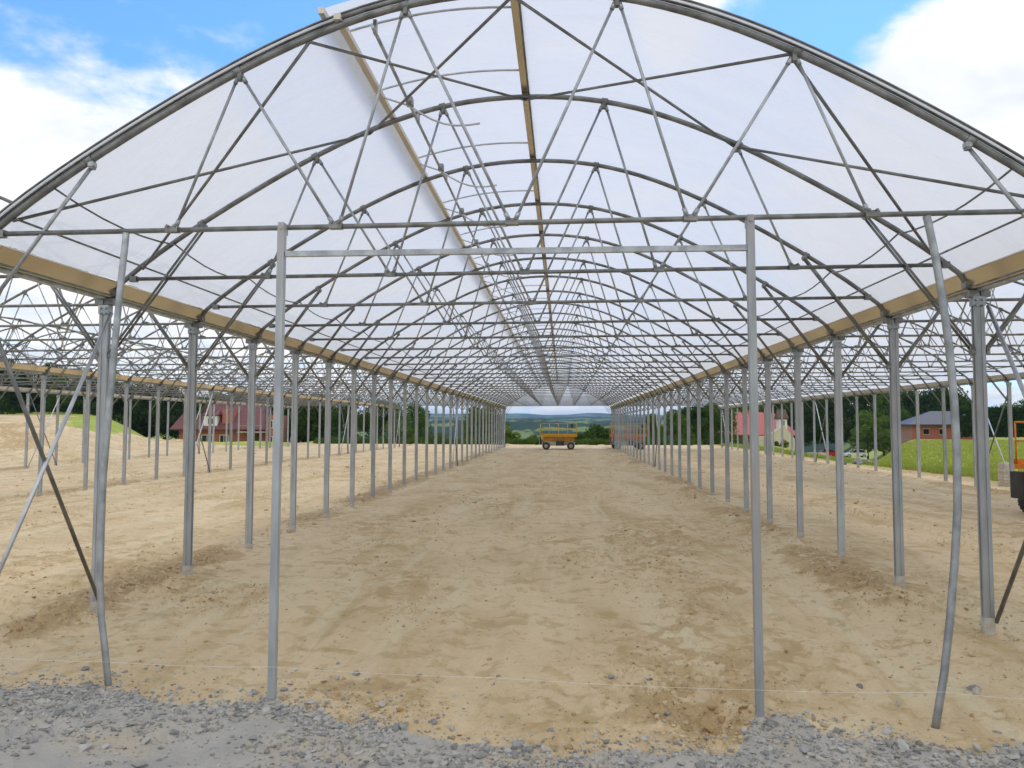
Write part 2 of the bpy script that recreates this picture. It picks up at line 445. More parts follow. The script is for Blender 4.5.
def stones(name, X, Y, size, mats, flat=0.7, sink=0.25, jag=0.35):
    n = len(X)
    Z = height(X, Y)+fine(X, Y)
    P = _ico[None]*(1+jag*(rng.random((n, 12, 1))-0.5)*2)
    sc3 = np.stack([size*(0.7+0.8*rng.random(n)), size*(0.7+0.6*rng.random(n)), size*flat*(0.6+0.6*rng.random(n))], 1)
    P = P*sc3[:, None, :]
    # random tilt about x then z
    a = rng.normal(0, 0.5, n); c, s = np.cos(a)[:, None], np.sin(a)[:, None]
    y = P[..., 1]*c-P[..., 2]*s; z = P[..., 1]*s+P[..., 2]*c
    b = rng.random(n)*6.28; c, s = np.cos(b)[:, None], np.sin(b)[:, None]
    x2 = P[..., 0]*c-y*s; y2 = P[..., 0]*s+y*c
    Vv = np.stack([x2+X[:, None], y2+Y[:, None], z+(Z+size*(flat-sink)*0.5)[:, None]], 2).reshape(-1, 3)
    Ff = (np.arange(n)[:, None, None]*12 + _tri[None]).reshape(-1, 3)
    mi = np.repeat(rng.integers(0, len(mats), n), 20)
    return link(name, np_mesh(name, Vv, Ff, mats, mi, smooth=False))

GST = [mat('grey_stone_a', (0.33, 0.322, 0.305), 0.85, 0, (0.25, 0.245, 0.235), 8), mat('grey_stone_b', (0.47, 0.455, 0.425), 0.85, 0, (0.38, 0.37, 0.35), 8),
       mat('grey_stone_c', (0.20, 0.198, 0.19), 0.85, 0, (0.28, 0.275, 0.265), 8), mat('grey_stone_d', (0.45, 0.43, 0.38), 0.9, 0, (0.38, 0.35, 0.29), 8)]
n = 90000
X = rng.uniform(-6.2, 6.0, n); Y = 3.4+rng.random(n)*3.4
e = gravel_edge(X)
dens = np.where(Y < e, 0.30+0.70*sstep(-1.0, -0.15, Y-e), 0.8*np.exp(-((Y-e)/0.13))+0.010)
dens = dens*np.clip(0.75+1.2*fbm(X*1.3, Y*2.4, 3, 90), 0.12, 1)
keep = rng.random(n) < dens
X, Y = X[keep], Y[keep]
sz = np.clip(rng.lognormal(math.log(0.0085), 0.55, len(X)), 0.004, 0.038)
tag(stones('crushed_stone', X, Y, sz, GST), 'grey crushed stones of the strip in front of the tunnels', 'gravel', kind='stuff')
SST = [mat('clod_a', (0.50, 0.37, 0.20), 0.95, 0, (0.40, 0.275, 0.13), 9), mat('clod_b', (0.42, 0.29, 0.14), 0.95, 0, (0.33, 0.22, 0.10), 9), mat('clod_c', (0.60, 0.48, 0.30), 0.95, 0, (0.52, 0.40, 0.235), 9)]
n = 170000
Y = 5.2*np.exp(rng.random(n)*math.log(60/5.2)); X = Y*rng.uniform(-0.78, 0.70, n)
rough = 0.6*np.clip(fbm(X*0.7+4, Y*0.45, 3, 9)*2.2-0.25, 0, 1)
for rx in ROW: rough = np.maximum(rough, np.exp(-((X-rx+0.45)/0.5)**2)*np.clip(0.5+fbm(X*0.8, Y*0.5, 2, 12)*1.8, 0, 1))
rough = np.maximum(rough, np.exp(-((X-1.2)/0.7)**2-((Y-5.9)/0.5)**2)*1.3); rough = np.maximum(rough, np.exp(-((X+1.6)/0.7)**2-((Y-5.9)/0.4)**2))
keep = (rng.random(n) < 0.022+0.8*rough**1.5) & (Y > gravel_edge(X)+0.03) & (X < 15)
X, Y = X[keep], Y[keep]
sz = np.clip(rng.lognormal(math.log(0.0065), 0.6, len(X)), 0.0035, 0.045)*(0.75+Y*0.03)
tag(stones('soil_clods', X, Y, sz, SST, 0.75, 0.5), 'loose ochre clods of dry soil lying along the post rows', 'soil clods', kind='stuff')

# ------------------------------------------------------------------ greenhouse profile
_px = np.array([0, .85, 1.8, 2.3, 2.96, 3.65, 4.03, 4.44, 4.66, 4.74]); _pz = np.array([5.68, 5.61, 5.32, 5.09, 4.735, 4.33, 4.06, 3.77, 3.585, 3.50])
_A = np.stack([_px**0, _px**2, _px**3, _px**4, _px**6], 1); _cf = np.linalg.lstsq(_A, _pz, rcond=None)[0]


def arch_z(x):
    a = abs(x); return float(_cf @ np.array([1, a**2, a**3, a**4, a**6]))


def arch_pt(x, off=0.0, y=0.0):
    e = 0.01; dz = (arch_z(x+e)-arch_z(x-e))/(2*e); l = math.hypot(1, dz)
    return Vector((x - dz/l*off, y, arch_z(x)+off/l))
XE = 4.58                                              # arch foot, just inside the post line
TIE_Z = 3.722
TIE_X = 4.47
NODE_B = (-2.90, -1.48, 0.0, 1.45, 2.88)
NODE_T = (-2.36, -0.92, 0.88, 2.32)

def arch_mesh(r=0.0275, double=False):
    m = MB(); xs = np.linspace(-XE, XE, 45)
    m.tube([Vector((-4.735, 0, 3.41))]+[arch_pt(x) for x in xs]+[Vector((4.735, 0, 3.41))], r, 8)
    for x in NODE_T + (-3.66, 3.66):                   # clamps round the tube
        p = arch_pt(x); q = arch_pt(x+0.05*(1 if x > 0 else 1)); d = (q-p).normalized()
        m.tube([p-d*0.035, p+d*0.035], r+0.011, 8)
        m.box(arch_pt(x, -0.05), (0.035, 0.05, 0.06))
    for s in (-1, 1):                                   # foot plate resting on the gutter
        m.box((s*4.70, 0, 3.43), (0.10, 0.10, 0.07)); m.box((s*4.64, 0, 3.53), (0.05, 0.085, 0.07))
    if double:
        m.tube([arch_pt(x, 0.062) for x in xs], 0.022, 8)
        m.tube([arch_pt(x, 0.098) for x in xs], 0.010, 6)
    return m
ME = {}
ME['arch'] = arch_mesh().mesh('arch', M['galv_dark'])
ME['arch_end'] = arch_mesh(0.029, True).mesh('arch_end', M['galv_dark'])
def tz(x): return TIE_Z-0.006+0.006*x
t = MB(); t.tube([(-TIE_X, 0, tz(-TIE_X)), (TIE_X, 0, tz(TIE_X))], 0.0215, 8)
for x in NODE_B:
    _T = TIE_Z; TIE_Z = tz(x)
    t.box((x, 0, TIE_Z+0.005), (0.11, 0.062, 0.05)); t.tube([(x-0.03, -0.045, TIE_Z+0.03), (x-0.03, 0.045, TIE_Z+0.03)], 0.012, 6); t.tube([(x+0.03, -0.045, TIE_Z+0.03), (x+0.03, 0.045, TIE_Z+0.03)], 0.012, 6)
    TIE_Z = _T
for s in (-1, 1): t.box((s*(TIE_X-0.03), 0, tz(s*TIE_X)), (0.08, 0.055, 0.065))
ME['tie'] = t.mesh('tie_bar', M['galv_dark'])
WEBS = [(-2.90, -2.36), (-1.48, -2.36), (-1.48, -0.92), (0.0, -0.92), (0.0, 0.88), (1.45, 0.88), (1.45, 2.32), (2.88, 2.32)]
ME['web'] = []
for b, tp in WEBS:
    dx = 0.03 if tp > b else -0.03
    m = MB(); p0 = Vector((b+dx, 0, tz(b)+0.03)); p1 = arch_pt(tp, -0.05); p1.x -= dx*0.7
    m.tube([p0, p1], 0.0135, 6); u = (p1-p0).normalized()
    m.tube([p0, p0+u*0.06], 0.02, 6); m.tube([p1-u*0.06, p1], 0.02, 6)
    ME['web'].append(m.mesh('web_rod', M['galv']))
KNEE_Z = 2.83
ME['knee'] = []
for s in (-1, 1):
    m = MB(); b = arch_pt(s*3.66, -0.05)
    for dy in (-0.034, 0.034):
        m.tube([(s*(HALF-0.06), dy, KNEE_Z), (b.x, dy, b.z)], 0.0135, 8)
    m.box((b.x, 0, b.z+0.01), (0.045, 0.09, 0.04)); m.box((s*(HALF-0.07), 0, KNEE_Z), (0.035, 0.085, 0.06))
    ME['knee'].append(m.mesh('knee_brace', M['galv_dark']))
ME['knee1'] = []
for s in (-1, 1):
    m = MB(); b = arch_pt(s*3.66, -0.05); m.tube([(s*(HALF-0.06), 0, KNEE_Z), (b.x, 0, b.z)], 0.0165, 8)
    m.box((b.x, 0, b.z+0.01), (0.045, 0.06, 0.04)); ME['knee1'].append(m.mesh('knee_brace', M['galv']))
# post: a lipped channel with a groove down its inner face
w, d = 0.102, 0.068
prof = [(-w/2, -d/2), (-0.014, -d/2), (-0.014, -d/2+0.007), (0.014, -d/2+0.007), (0.014, -d/2), (w/2, -d/2), (w/2, -0.012), (w/2-0.014, -0.012), (w/2-0.014, 0.012), (w/2, 0.012), (w/2, d/2),
        (-w/2, d/2), (-w/2, 0.012), (-w/2+0.014, 0.012), (-w/2+0.014, -0.012), (-w/2, -0.012)]
m = MB(); m.extrude(prof, -0.35, 3.36, 0, 'Z')
m.box((0, 0, 3.35), (0.122, 0.084, 0.10), 1)
for z in (3.30, 3.36): m.tube([(-0.03, -0.062, z), (-0.03, -0.045, z)], 0.012, 6, 1); m.tube([(0.03, -0.062, z), (0.03, -0.045, z)], 0.012, 6, 1)
ME['post'] = m.mesh('post', [M['galv_post'], M['galv']])
m = MB()
m.extrude([(-0.055, -0.038), (0.055, -0.038), (0.055, 0.038), (-0.055, 0.038)], -0.30, 0.09, 0, 'Z')
ME['foot'] = m.mesh('pale_post_foot', M['pale_grey'])  # paler sleeve over the bottom of the post itself, no separate footing
# gutter
L_ = YEND-Y1+0.5
gp = [(-0.160, 3.635), (-0.148, 3.635), (-0.060, 3.510), (0.060, 3.510), (0.148, 3.635), (0.160, 3.635), (0.075, 3.495), (0.072, 3.478), (-0.072, 3.478), (-0.075, 3.495)]
m = MB(); m.extrude(gp, -0.12, L_)
for s in (-1, 1): m.tube([(s*0.082, -0.12, 3.496), (s*0.082, L_, 3.496)], 0.008, 5, 1); m.box((s*0.166, L_/2-0.06, 3.64), (0.022, L_+0.12, 0.014), 0)
m.box((0, L_/2-0.06, 3.462), (0.07, L_+0.1, 0.028), 2)
ME['gutter'] = m.mesh('gutter', [M['alu'], M['galv_dark'], M['galv']]); ME['gutter_out'] = m.mesh('gutter_out', [M['galv_bright'], M['galv_dark'], M['galv']])  # outer gutters in brighter metal: the light from outside put into their colour


def film_mesh(x0, x1, off=0.05, lift=0.0, nx=22, y0=-0.05, y1=None, droop=0.012):
    y1 = YEND-Y1+0.05 if y1 is None else y1
    ny = int((y1-y0)/0.5)+1; xs = np.linspace(x0, x1, nx); ys = np.linspace(y0, y1, ny)
    v = []; f = []
    for j, y in enumerate(ys):
        sag = droop*math.sin(math.pi*((y % 2)/2))**2
        for i, x in enumerate(xs):
            v.append(arch_pt(x, off - sag + lift*((x-x1)/(x0-x1)), y))
    for j in range(ny-1):
        for i in range(nx-1):
            a = j*nx+i; f.append((a, a+1, a+nx+1, a+nx))
    b = MB(); b.add(v, f, 0, True); return b.mesh('roof_film', M['film'])
VX = -1.47                                             # lower edge of the ridge vent
ME['film_l'] = film_mesh(-4.60, VX+0.03); ME['film_r'] = film_mesh(0.03, 4.60, nx=32); ME['film_flap'] = film_mesh(VX-0.12, -0.02, 0.085, 0.085, 10, -0.04)


def bays(m, xa, xb, y, r=0.014, mats=None, sag=0.0):
    p0 = arch_pt(xa, -0.035, y); p1 = arch_pt(xb, -0.035, y+S); n = 7 if sag else 2
    pts = []
    for i in range(n):
        t = i/(n-1); p = p0.lerp(p1, t); p.z -= sag*4*t*(1-t)
        pts.append(p)
    m.tube(pts, r, 6)


def gable_rig(root, y):
    """cross bracing lying in the roof between two arches, every rod a part"""
    q = [-4.36, -1.75, 0.0, 2.28, 4.36]
    for a, b in zip(q[:-1], q[1:]):
        for (u, v) in ((a, b), (b, a)):
            m = MB(); bays(m, u, v, y, 0.0145); m.build('roof_brace', M['galv_dark'], root)


def side_brace(root, x, y):
    for (za, zb) in ((0.05, 3.30), (3.30, 0.05)):
        m = MB(); dx = 0.065 if za > 1 else 0.085
        m.tube([(x+dx, y+0.03, za), (x+dx, y+S-0.03, zb)], 0.021, 8)
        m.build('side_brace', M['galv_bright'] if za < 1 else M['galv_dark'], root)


def tunnel(name, label, cx, rows, film=False, vent=False, roots=None, brace_bays=(0, 29)):
    root = empty(name, (cx, Y1, 0)); tag(root, label, 'greenhouse', 'tunnels of the greenhouse under construction')
    for k in range(NB):
        y = k*S
        a = link('arch_truss', ME['arch_end'] if (k == 0 and film) else ME['arch'], root, (0, y, 0))
        link('tie_bar', ME['tie'], a)
        for w_ in ME['web']: link('web_rod', w_, a)
        for w_ in ME['knee1' if k == 0 else 'knee']: link('knee_brace', w_, a)
        for rx in rows:
            p = link('post', ME['post'], root, (rx-cx, y, rnd.uniform(-0.01, 0.02)))
            link('pale_post_foot', ME['foot'], p)
            
            p.rotation_euler = (rnd.uniform(-.0025, .0025), rnd.uniform(-.0025, .0025), rnd.uniform(-.03, .03))
    for rx in rows: link('gutter', ME['gutter_out' if rx in (ROW[0], ROW[4]) else 'gutter'], root, (rx-cx, 0, 0))
    for y in brace_bays:
        gable_rig(root, y*S)
        for rx in rows: side_brace(root, rx-cx, y*S)
    # runs of tube and wire along the tunnel
    for s in (-1, 1):
        m = MB()
        for k in range(NB-1): bays(m, s*3.98, s*3.98, k*S, 0.010, sag=0.06+0.05*rnd.random())
        m.build('stay_wire', M['galv_dark'], root)
        m = MB(); m.tube([arch_pt(s*4.33, -0.045, 0), arch_pt(s*4.33, -0.045, YEND-Y1)], 0.011, 6); m.build('purlin', M['galv_dark'], root)
    m = MB(); z = arch_z(0)
    m.box((0.0, (YEND-Y1)/2, z+0.055), (0.065, YEND-Y1+0.1, 0.045)); m.box((0.045, (YEND-Y1)/2, z+0.045), (0.018, YEND-Y1+0.1, 0.04), 1)
    m.build('ridge_beam', [M['alu'], M['galv_dark']], root)
    if film:
        link('roof_film', ME['film_l'], root); link('roof_film', ME['film_r'], root)
    if vent:
        fl = link('vent_flap', ME['film_flap'], root)
        m = MB(); ly = YEND-Y1
        p = arch_pt(VX, 0.045); m.box((p.x, ly/2, p.z+0.01), (0.06, ly+0.1, 0.05)); m.build('vent_sill', M['vent_alu'], root)
        m = MB(); q = arch_pt(VX-0.10, 0.15); m.box((q.x, ly/2-0.0, q.z), (0.05, ly+0.12, 0.055)); m.build('flap_rail', M['vent_alu'], fl)
        ys = [0.33] + [k*S-0.5 for k in range(1, NB)]
        m = MB(); m.tube([arch_pt(x, 0.06+0.07*(x/VX), 0) for x in np.linspace(VX-0.08, -0.03, 9)], 0.012, 6); rib = m.mesh('flap_rib', M['galv_bright'])
        for y in ys: link('flap_rib', rib, fl, (0, y, 0))
        hb = MB(); hb.box((0, 0, 0.045), (0.03, 0.05, 0.12)); hb = hb.mesh('shaft_hanger', M['galv']); pb = MB(); pb.box((0, 0, 0), (0.07, 0.09, 0.08)); pb.tube([(0, -0.08, 0.0), (0, 0.08, 0.0)], 0.03, 8); pb = pb.mesh('rack_gear', M['galv'])
        m = MB(); sx = -1.22; sp = arch_pt(sx, -0.10)
        m.tube([(sp.x, 0.0, sp.z), (sp.x, ly, sp.z)], 0.0165, 8); m.build('vent_shaft', M['galv'], root)
        for k in range(0, NB-1):
            link('shaft_hanger', hb, root, (sp.x, k*S+(0.1 if k == 0 else 0), sp.z)); link('rack_gear', pb, root, (sp.x+0.01, k*S+1.50, sp.z+0.01))
            r_ = MB(); y = k*S+1.50
            P0 = Vector((q.x+0.04, y, q.z-0.02)); P1 = Vector((sp.x, y, sp.z-0.03)); P2 = Vector((sp.x+0.75, y, sp.z-0.24))
            pts = [P0.lerp(P1, i/3) for i in range(3)] + [P1.lerp(P2, i/6)+Vector((0, 0, 0.10*math.sin(math.pi*i/6)*-1)) for i in range(7)]
            r_.tube(pts, 0.011, 6); r_.build('vent_rack', M['galv_bright'], root)
    return root

CX = (ROW[2]+ROW[3])/2; PIT = ROW[3]-ROW[2]
center = tunnel('greenhouse_tunnel', 'middle tunnel under milky film, seen straight down its length, with door frame', CX, (ROW[2], ROW[3]), True, True, brace_bays=(0, 14, 29))
left1 = tunnel('greenhouse_tunnel', 'bare steel tunnel without film directly left of the covered middle tunnel', CX-PIT, (ROW[1],), brace_bays=(0, 11, 21, 29))
left2 = tunnel('greenhouse_tunnel', 'outermost bare steel tunnel at far left beside the spoil heaps', CX-2*PIT, (ROW[0],), brace_bays=(0, 13, 20, 29))
right1 = tunnel('greenhouse_tunnel', 'film-covered tunnel on the right, open towards the meadow and houses', CX+PIT, (ROW[4],), True, False, brace_bays=(0, 9, 17, 29))

# front gable of the middle tunnel: two door columns, two bent columns, header
def front_part(name, pts, r, mt, n=8):
    m = MB(); m.tube([Vector(p)-Vector((CX, Y1, 0)) for p in pts], r, n); return m.build(name, mt, center)
YF = Y1-0.02
for (tx, ty, bx, by) in ((282, 236, 272, 697), (750, 223, 760, 722)):
    a = at(tx, ty, YF-0.045); b = at(bx, by, YF-0.045)
    m = MB(); q = Vector((CX, Y1, 0))
    A = a-q; B = b-q; A.z = TIE_Z-0.04; B.z -= 0.1
    pr = 0.029
    v = []
    for P in (B, A):
        for x, y in ((-pr, -pr), (pr, -pr), (pr, pr), (-pr, pr)): v.append((P.x+x, P.y+y, P.z))
    m.add(v, [(0, 3, 2, 1), (4, 5, 6, 7), (0, 1, 5, 4), (1, 2, 6, 5), (2, 3, 7, 6), (3, 0, 4, 7)])
    m.box((A.x, A.y+0.02, A.z+0.0), (0.05, 0.10, 0.09)); m.tube([(A.x, A.y-0.04, A.z+0.0), (A.x, A.y+0.09, A.z)], 0.016, 6)
    m.build('door_column', M['galv_post'], center)
h0 = at(286, 254, YF-0.045); h1 = at(747, 248, YF-0.045)
m = MB(); q = Vector((CX, Y1, 0)); zz = (h0.z+h1.z)/2
m.box((((h0.x+h1.x)/2-CX), YF-0.045-Y1, zz), (h1.x-h0.x, 0.04, 0.045)); m.build('door_header', M['galv'], center)
bent_l = [at(x, y, YF-0.04) for x, y in ((126, 233), (125.6, 240), (120, 290), (115, 343), (109, 410), (103.5, 475), (100.5, 530), (100, 580), (101.5, 620), (105, 650), (108, 682), (108.6, 694))]
bent_r = [at(x, y, YF-0.04) for x, y in ((926.5, 216), (928, 222), (935, 255), (941.5, 292), (949, 345), (954, 400), (957, 455), (957.5, 510), (954.5, 565), (950, 620), (944, 675), (937, 718), (935, 730))]
front_part('gable_column', bent_l, 0.027, M['galv']); front_part('gable_column', bent_r, 0.029, M['galv'])
# gable film at the far end, hung from the tie bar up
m = MB(); xs = np.linspace(-4.5, 4.5, 40); yb = YEND-Y1+0.06
v = [(x, yb, TIE_Z-0.03) for x in xs] + [tuple(arch_pt(x, 0.03, yb)) for x in xs]
m.add(v, [(i, i+1, 41+i, 40+i) for i in range(39)]); m.build('gable_film', M['gable_film'], center)

# ------------------------------------------------------------------ string stretched across the front
pts = []
P = [at(-40, 655, 6.35), at(108, 662, YF-0.08), at(274, 667, YF-0.09), at(500, 678, YF-0.09), at(758, 690, YF-0.09), at(944, 692, YF-0.08), at(1060, 700, 5.9)]
for a, b in zip(P[:-1], P[1:]):
    for i in range(6):
        t = i/6; p = a.lerp(b, t); p.z -= 0.012*4*t*(1-t); pts.append(p)
pts.append(P[-1])
m = MB(); m.tube(pts, 0.0015, 5)
tag(m.build('string', mat('white_twine', (0.75, 0.74, 0.70), 0.9)), 'thin white string stretched low across the front columns', 'string')

# ------------------------------------------------------------------ scissor lifts
def scissor_lift(loc, rz, label, rail_col, deck_col, chassis_col, L=3.0, grp='scissor lifts on the site'):
    root = empty('scissor_lift', loc, rz); tag(root, label, 'scissor lift', grp)
    def pm(nm, c): return mat(nm, c, 0.4, 0.0, tuple(x*0.75 for x in c), 5, 6, rvar=0.1)
    mr, md, mc = pm('lift_rail_paint', rail_col), pm('lift_deck_paint', deck_col), pm('lift_chassis_paint', chassis_col)
    W = 1.55
    m = MB(); m.box((0, 0, 0.52), (L*0.80, W*0.62, 0.26)); m.box((-L*0.22, -W*0.40, 0.50), (L*0.30, 0.28, 0.36)); m.box((L*0.05, W*0.40, 0.50), (L*0.34, 0.28, 0.36))
    m.box((L*0.43, 0, 0.50), (0.10, W*0.7, 0.20)); m.box((-L*0.43, 0, 0.50), (0.10, W*0.7, 0.20)); m.build('chassis', mc, root)
    m = MB(); m.box((L*0.04, -W*0.42, 0.52), (L*0.22, 0.24, 0.40)); m.build('battery_box', M['dark_plastic'], root); m = MB(); m.box((-L*0.455-(0.42 if L < 2.8 else 0.12), 0.35, 0.72), (0.13, 0.32, 0.60)); m.box((-L*0.455-0.12, 0.35, 0.55), (0.5, 0.1, 0.1)); m.build('pump_box', M['dark_plastic'], root)
    for sx in (-1, 1):
        for sy in (-1, 1):
            w_ = MB(); c = (sx*L*0.33, sy*W*0.5, 0.305)
            w_.tube([(c[0], c[1]-0.13, c[2]), (c[0], c[1]-0.10, c[2]), (c[0], c[1]+0.10, c[2]), (c[0], c[1]+0.13, c[2])], [0.26, 0.30, 0.30, 0.26], 20)
            for k in range(20):
                th = k/20*6.283; w_.box((c[0]+0.30*math.cos(th), c[1], c[2]+0.30*math.sin(th)), (0.035, 0.2, 0.035))
            wo = w_.build('wheel', M['black'], root)
            h = MB(); h.tube([(c[0], c[1]+sy*0.10, c[2]), (c[0], c[1]+sy*0.145, c[2])], [0.17, 0.14], 14); h.tube([(c[0], c[1]+sy*0.145, c[2]), (c[0], c[1]+sy*0.165, c[2])], 0.06, 8); h.build('rim', mc, wo)
    m = MB()
    for i in range(4):
        z0 = 0.70+i*0.085; z1 = z0+0.075
        for sy in (-1, 1):
            for (a, b) in ((z0, z1), (z1, z0)):
                m.tube([(-L*0.42, sy*(0.42+0.03*(a > b)), a), (L*0.42, sy*(0.42+0.03*(a > b)), b)], 0.035, 4)
        m.tube([(-L*0.42, -0.46, z0), (-L*0.42, 0.46, z0)], 0.03, 6); m.tube([(L*0.42, -0.46, z0), (L*0.42, 0.46, z0)], 0.03, 6)
    m.build('scissor_arms', md, root)
    m = MB(); m.box((0, 0, 1.11), (L, W, 0.12)); m.box((0, -W/2-0.008, 1.22), (L, 0.015, 0.12)); m.box((0, W/2+0.008, 1.22), (L, 0.015, 0.12)); m.build('platform', md, root)
    m = MB(); Z0, Z1 = 1.17, 2.14
    nx = 5
    for sy in (-1, 1):
        y = sy*(W/2-0.03)
        for i in range(nx): x = -L/2+0.03+i*(L-0.06)/(nx-1); m.tube([(x, y, Z0), (x, y, Z1)], 0.021, 6)
        for z in (Z1, (Z0+Z1)/2+0.05): m.tube([(-L/2+0.03, y, z), (L/2-0.03, y, z)], 0.021, 6)
    for sx in (-1, 1):
        x = sx*(L/2-0.03)
        for z in (Z1, (Z0+Z1)/2+0.05): m.tube([(x, -W/2+0.03, z), (x, W/2-0.03, z)], 0.021, 6)
        m.tube([(x, 0, Z0), (x, 0, Z1)], 0.021, 6)
    m.build('guard_rail', mr, root)
    m = MB(); m.box((L*0.36, -W/2+0.14, 1.95), (0.22, 0.18, 0.26)); m.build('control_box', M['dark_plastic'], root)
    m = MB()
    for i in range(3): m.box((-L/2-0.03, 0.12, 0.45+i*0.26), (0.04, 0.36, 0.03))
    for s in (-1, 1): m.box((-L/2-0.03, 0.12+s*0.18, 0.70), (0.04, 0.03, 0.62))
    m.build('ladder', mr, root)
    return root
yl = 61.5; p = at(558.5, 450, yl)
scissor_lift((p.x, yl, ground_z(p.x, yl)), 0.0, 'yellow scissor lift parked across the far end of the middle tunnel', (0.74, 0.47, 0.04), (0.74, 0.36, 0.03), (0.45, 0.43, 0.34), 3.05)
p = at(628, 450, 63)
scissor_lift((p.x, 63, ground_z(p.x, 63)), 0.06, 'orange scissor lift with grey chassis behind the far right-hand posts', (0.68, 0.27, 0.06), (0.66, 0.25, 0.06), (0.36, 0.38, 0.41), 2.9)
yl = 17.6; p = at(1097, 500, yl)
near = scissor_lift((p.x, yl, ground_z(p.x, yl)), 0.22, 'orange scissor lift cut off by the right edge, black box at its end', (0.82, 0.25, 0.015), (0.82, 0.25, 0.015), (0.82, 0.25, 0.015), 2.7)
# stack of pale boards behind it
p = at(1006.5, 483, 26)
m = MB()
for i in range(8): m.box((0.02*math.sin(i*2.1), 0.03*math.cos(i*1.7), 0.05+i*0.095), (0.34, 0.34, 0.088), 0, 0.03*math.sin(i*3.0))
tag(m.build('board_stack', mat('pale_boards', (0.66, 0.58, 0.50), 0.8, 0, (0.52, 0.44, 0.36), 4, 6, stretch=(1, 0.2, 6)), None, (p.x, 26, ground_z(p.x, 26))), 'stack of pale boards beside the orange lift at the right edge', 'boards')

# ------------------------------------------------------------------ houses
def brick(name, a, b):
    m, nt, N, L = new_mat(name)
    out = N.new('ShaderNodeOutputMaterial'); p = N.new('ShaderNodeBsdfPrincipled'); L.new(p.outputs[0], out.inputs[0]); p.inputs['Roughness'].default_value = 0.9
    tc = N.new('ShaderNodeTexCoord'); mp = N.new('ShaderNodeMapping'); mp.inputs['Rotation'].default_value = (math.radians(90), 0, 0); L.new(tc.outputs['Object'], mp.inputs[0])
    bt = N.new('ShaderNodeTexBrick'); bt.inputs['Scale'].default_value = 2.0; bt.inputs['Mortar Size'].default_value = 0.02; L.new(mp.outputs[0], bt.inputs['Vector'])
    bt.inputs['Color1'].default_value = (*a, 1); bt.inputs['Color2'].default_value = (*b, 1); bt.inputs['Mortar'].default_value = (0.35, 0.27, 0.22, 1)
    L.new(bt.outputs[0], p.inputs['Base Color']); return m


def roof_mat(name, c):
    m, nt, N, L = new_mat(name)
    out = N.new('ShaderNodeOutputMaterial'); p = N.new('ShaderNodeBsdfPrincipled'); L.new(p.outputs[0], out.inputs[0]); p.inputs['Roughness'].default_value = 0.55
    tc = N.new('ShaderNodeTexCoord'); wv = N.new('ShaderNodeTexWave'); wv.bands_direction = 'Z'; wv.inputs['Scale'].default_value = 1.2; wv.inputs['Distortion'].default_value = 0.3
    L.new(tc.outputs['Object'], wv.inputs['Vector']); x = N.new('ShaderNodeMix'); x.data_type = 'RGBA'
    x.inputs[6].default_value = (*c, 1); x.inputs[7].default_value = (*[k*0.65 for k in c], 1); L.new(wv.outputs[1], x.inputs[0]); L.new(x.outputs[2], p.inputs['Base Color']); return m
M['brick'] = brick('red_hollow_brick', (0.42, 0.105, 0.05), (0.34, 0.085, 0.045))
M['brick_or'] = brick('orange_hollow_brick', (0.50, 0.13, 0.075), (0.42, 0.10, 0.06))
M['roof_maroon'] = roof_mat('maroon_roof_tiles', (0.17, 0.05, 0.055))
M['roof_red'] = roof_mat('red_roof_tiles', (0.46, 0.055, 0.045))
M['roof_blue'] = roof_mat('slate_blue_roof_tiles', (0.055, 0.06, 0.095))
M['render_cream'] = mat('cream_render', (0.66, 0.60, 0.46), 0.9, 0, (0.58, 0.52, 0.4), 2)
M['white'] = mat('white_frames', (0.78, 0.78, 0.76), 0.6)
M['glass'] = mat('dark_window_glass', (0.02, 0.025, 0.03), 0.08)
M['wood_dark'] = mat('brown_timber', (0.10, 0.06, 0.035), 0.7, 0, (0.07, 0.04, 0.025), 4)


def window(root, x, y, z, w, h, frame=True):
    f = MB()
    if frame:
        t = 0.09
        f.box((x, y-0.04, z+h/2), (w+t, 0.08, t)); f.box((x, y-0.04, z-h/2), (w+t, 0.10, t))
        for s in (-1, 0, 1): f.box((x+s*w/2, y-0.045, z), (t*(0.8 if s == 0 else 1), 0.07, h))
    else:
        f.box((x, y-0.03, z-h/2-0.04), (w+0.2, 0.08, 0.08)); f.box((x, y-0.03, z+h/2+0.06), (w+0.3, 0.06, 0.12))
    o = f.build('window', M['white'] if frame else M['render_cream'], root)
    g = MB(); g.box((x, y-0.005, z), (w, 0.03, h)); g.build('pane', M['glass'], o); return o


def hip_roof(m, x0, x1, y0, y1, z0, z1, inset, hipx=True, th=0.18):
    yc = (y0+y1)/2; i = inset if hipx else 0
    v = [(x0, y0, z0), (x1, y0, z0), (x1, y1, z0), (x0, y1, z0), (x0+i, yc, z1), (x1-i, yc, z1)]
    v += [(x0, y0, z0-th), (x1, y0, z0-th), (x1, y1, z0-th), (x0, y1, z0-th)]
    m.add(v, [(0, 1, 5, 4), (1, 2, 5), (2, 3, 4, 5), (3, 0, 4), (6, 9, 8, 7), (0, 6, 7, 1), (1, 7, 8, 2), (2, 8, 9, 3), (3, 9, 6, 0)])

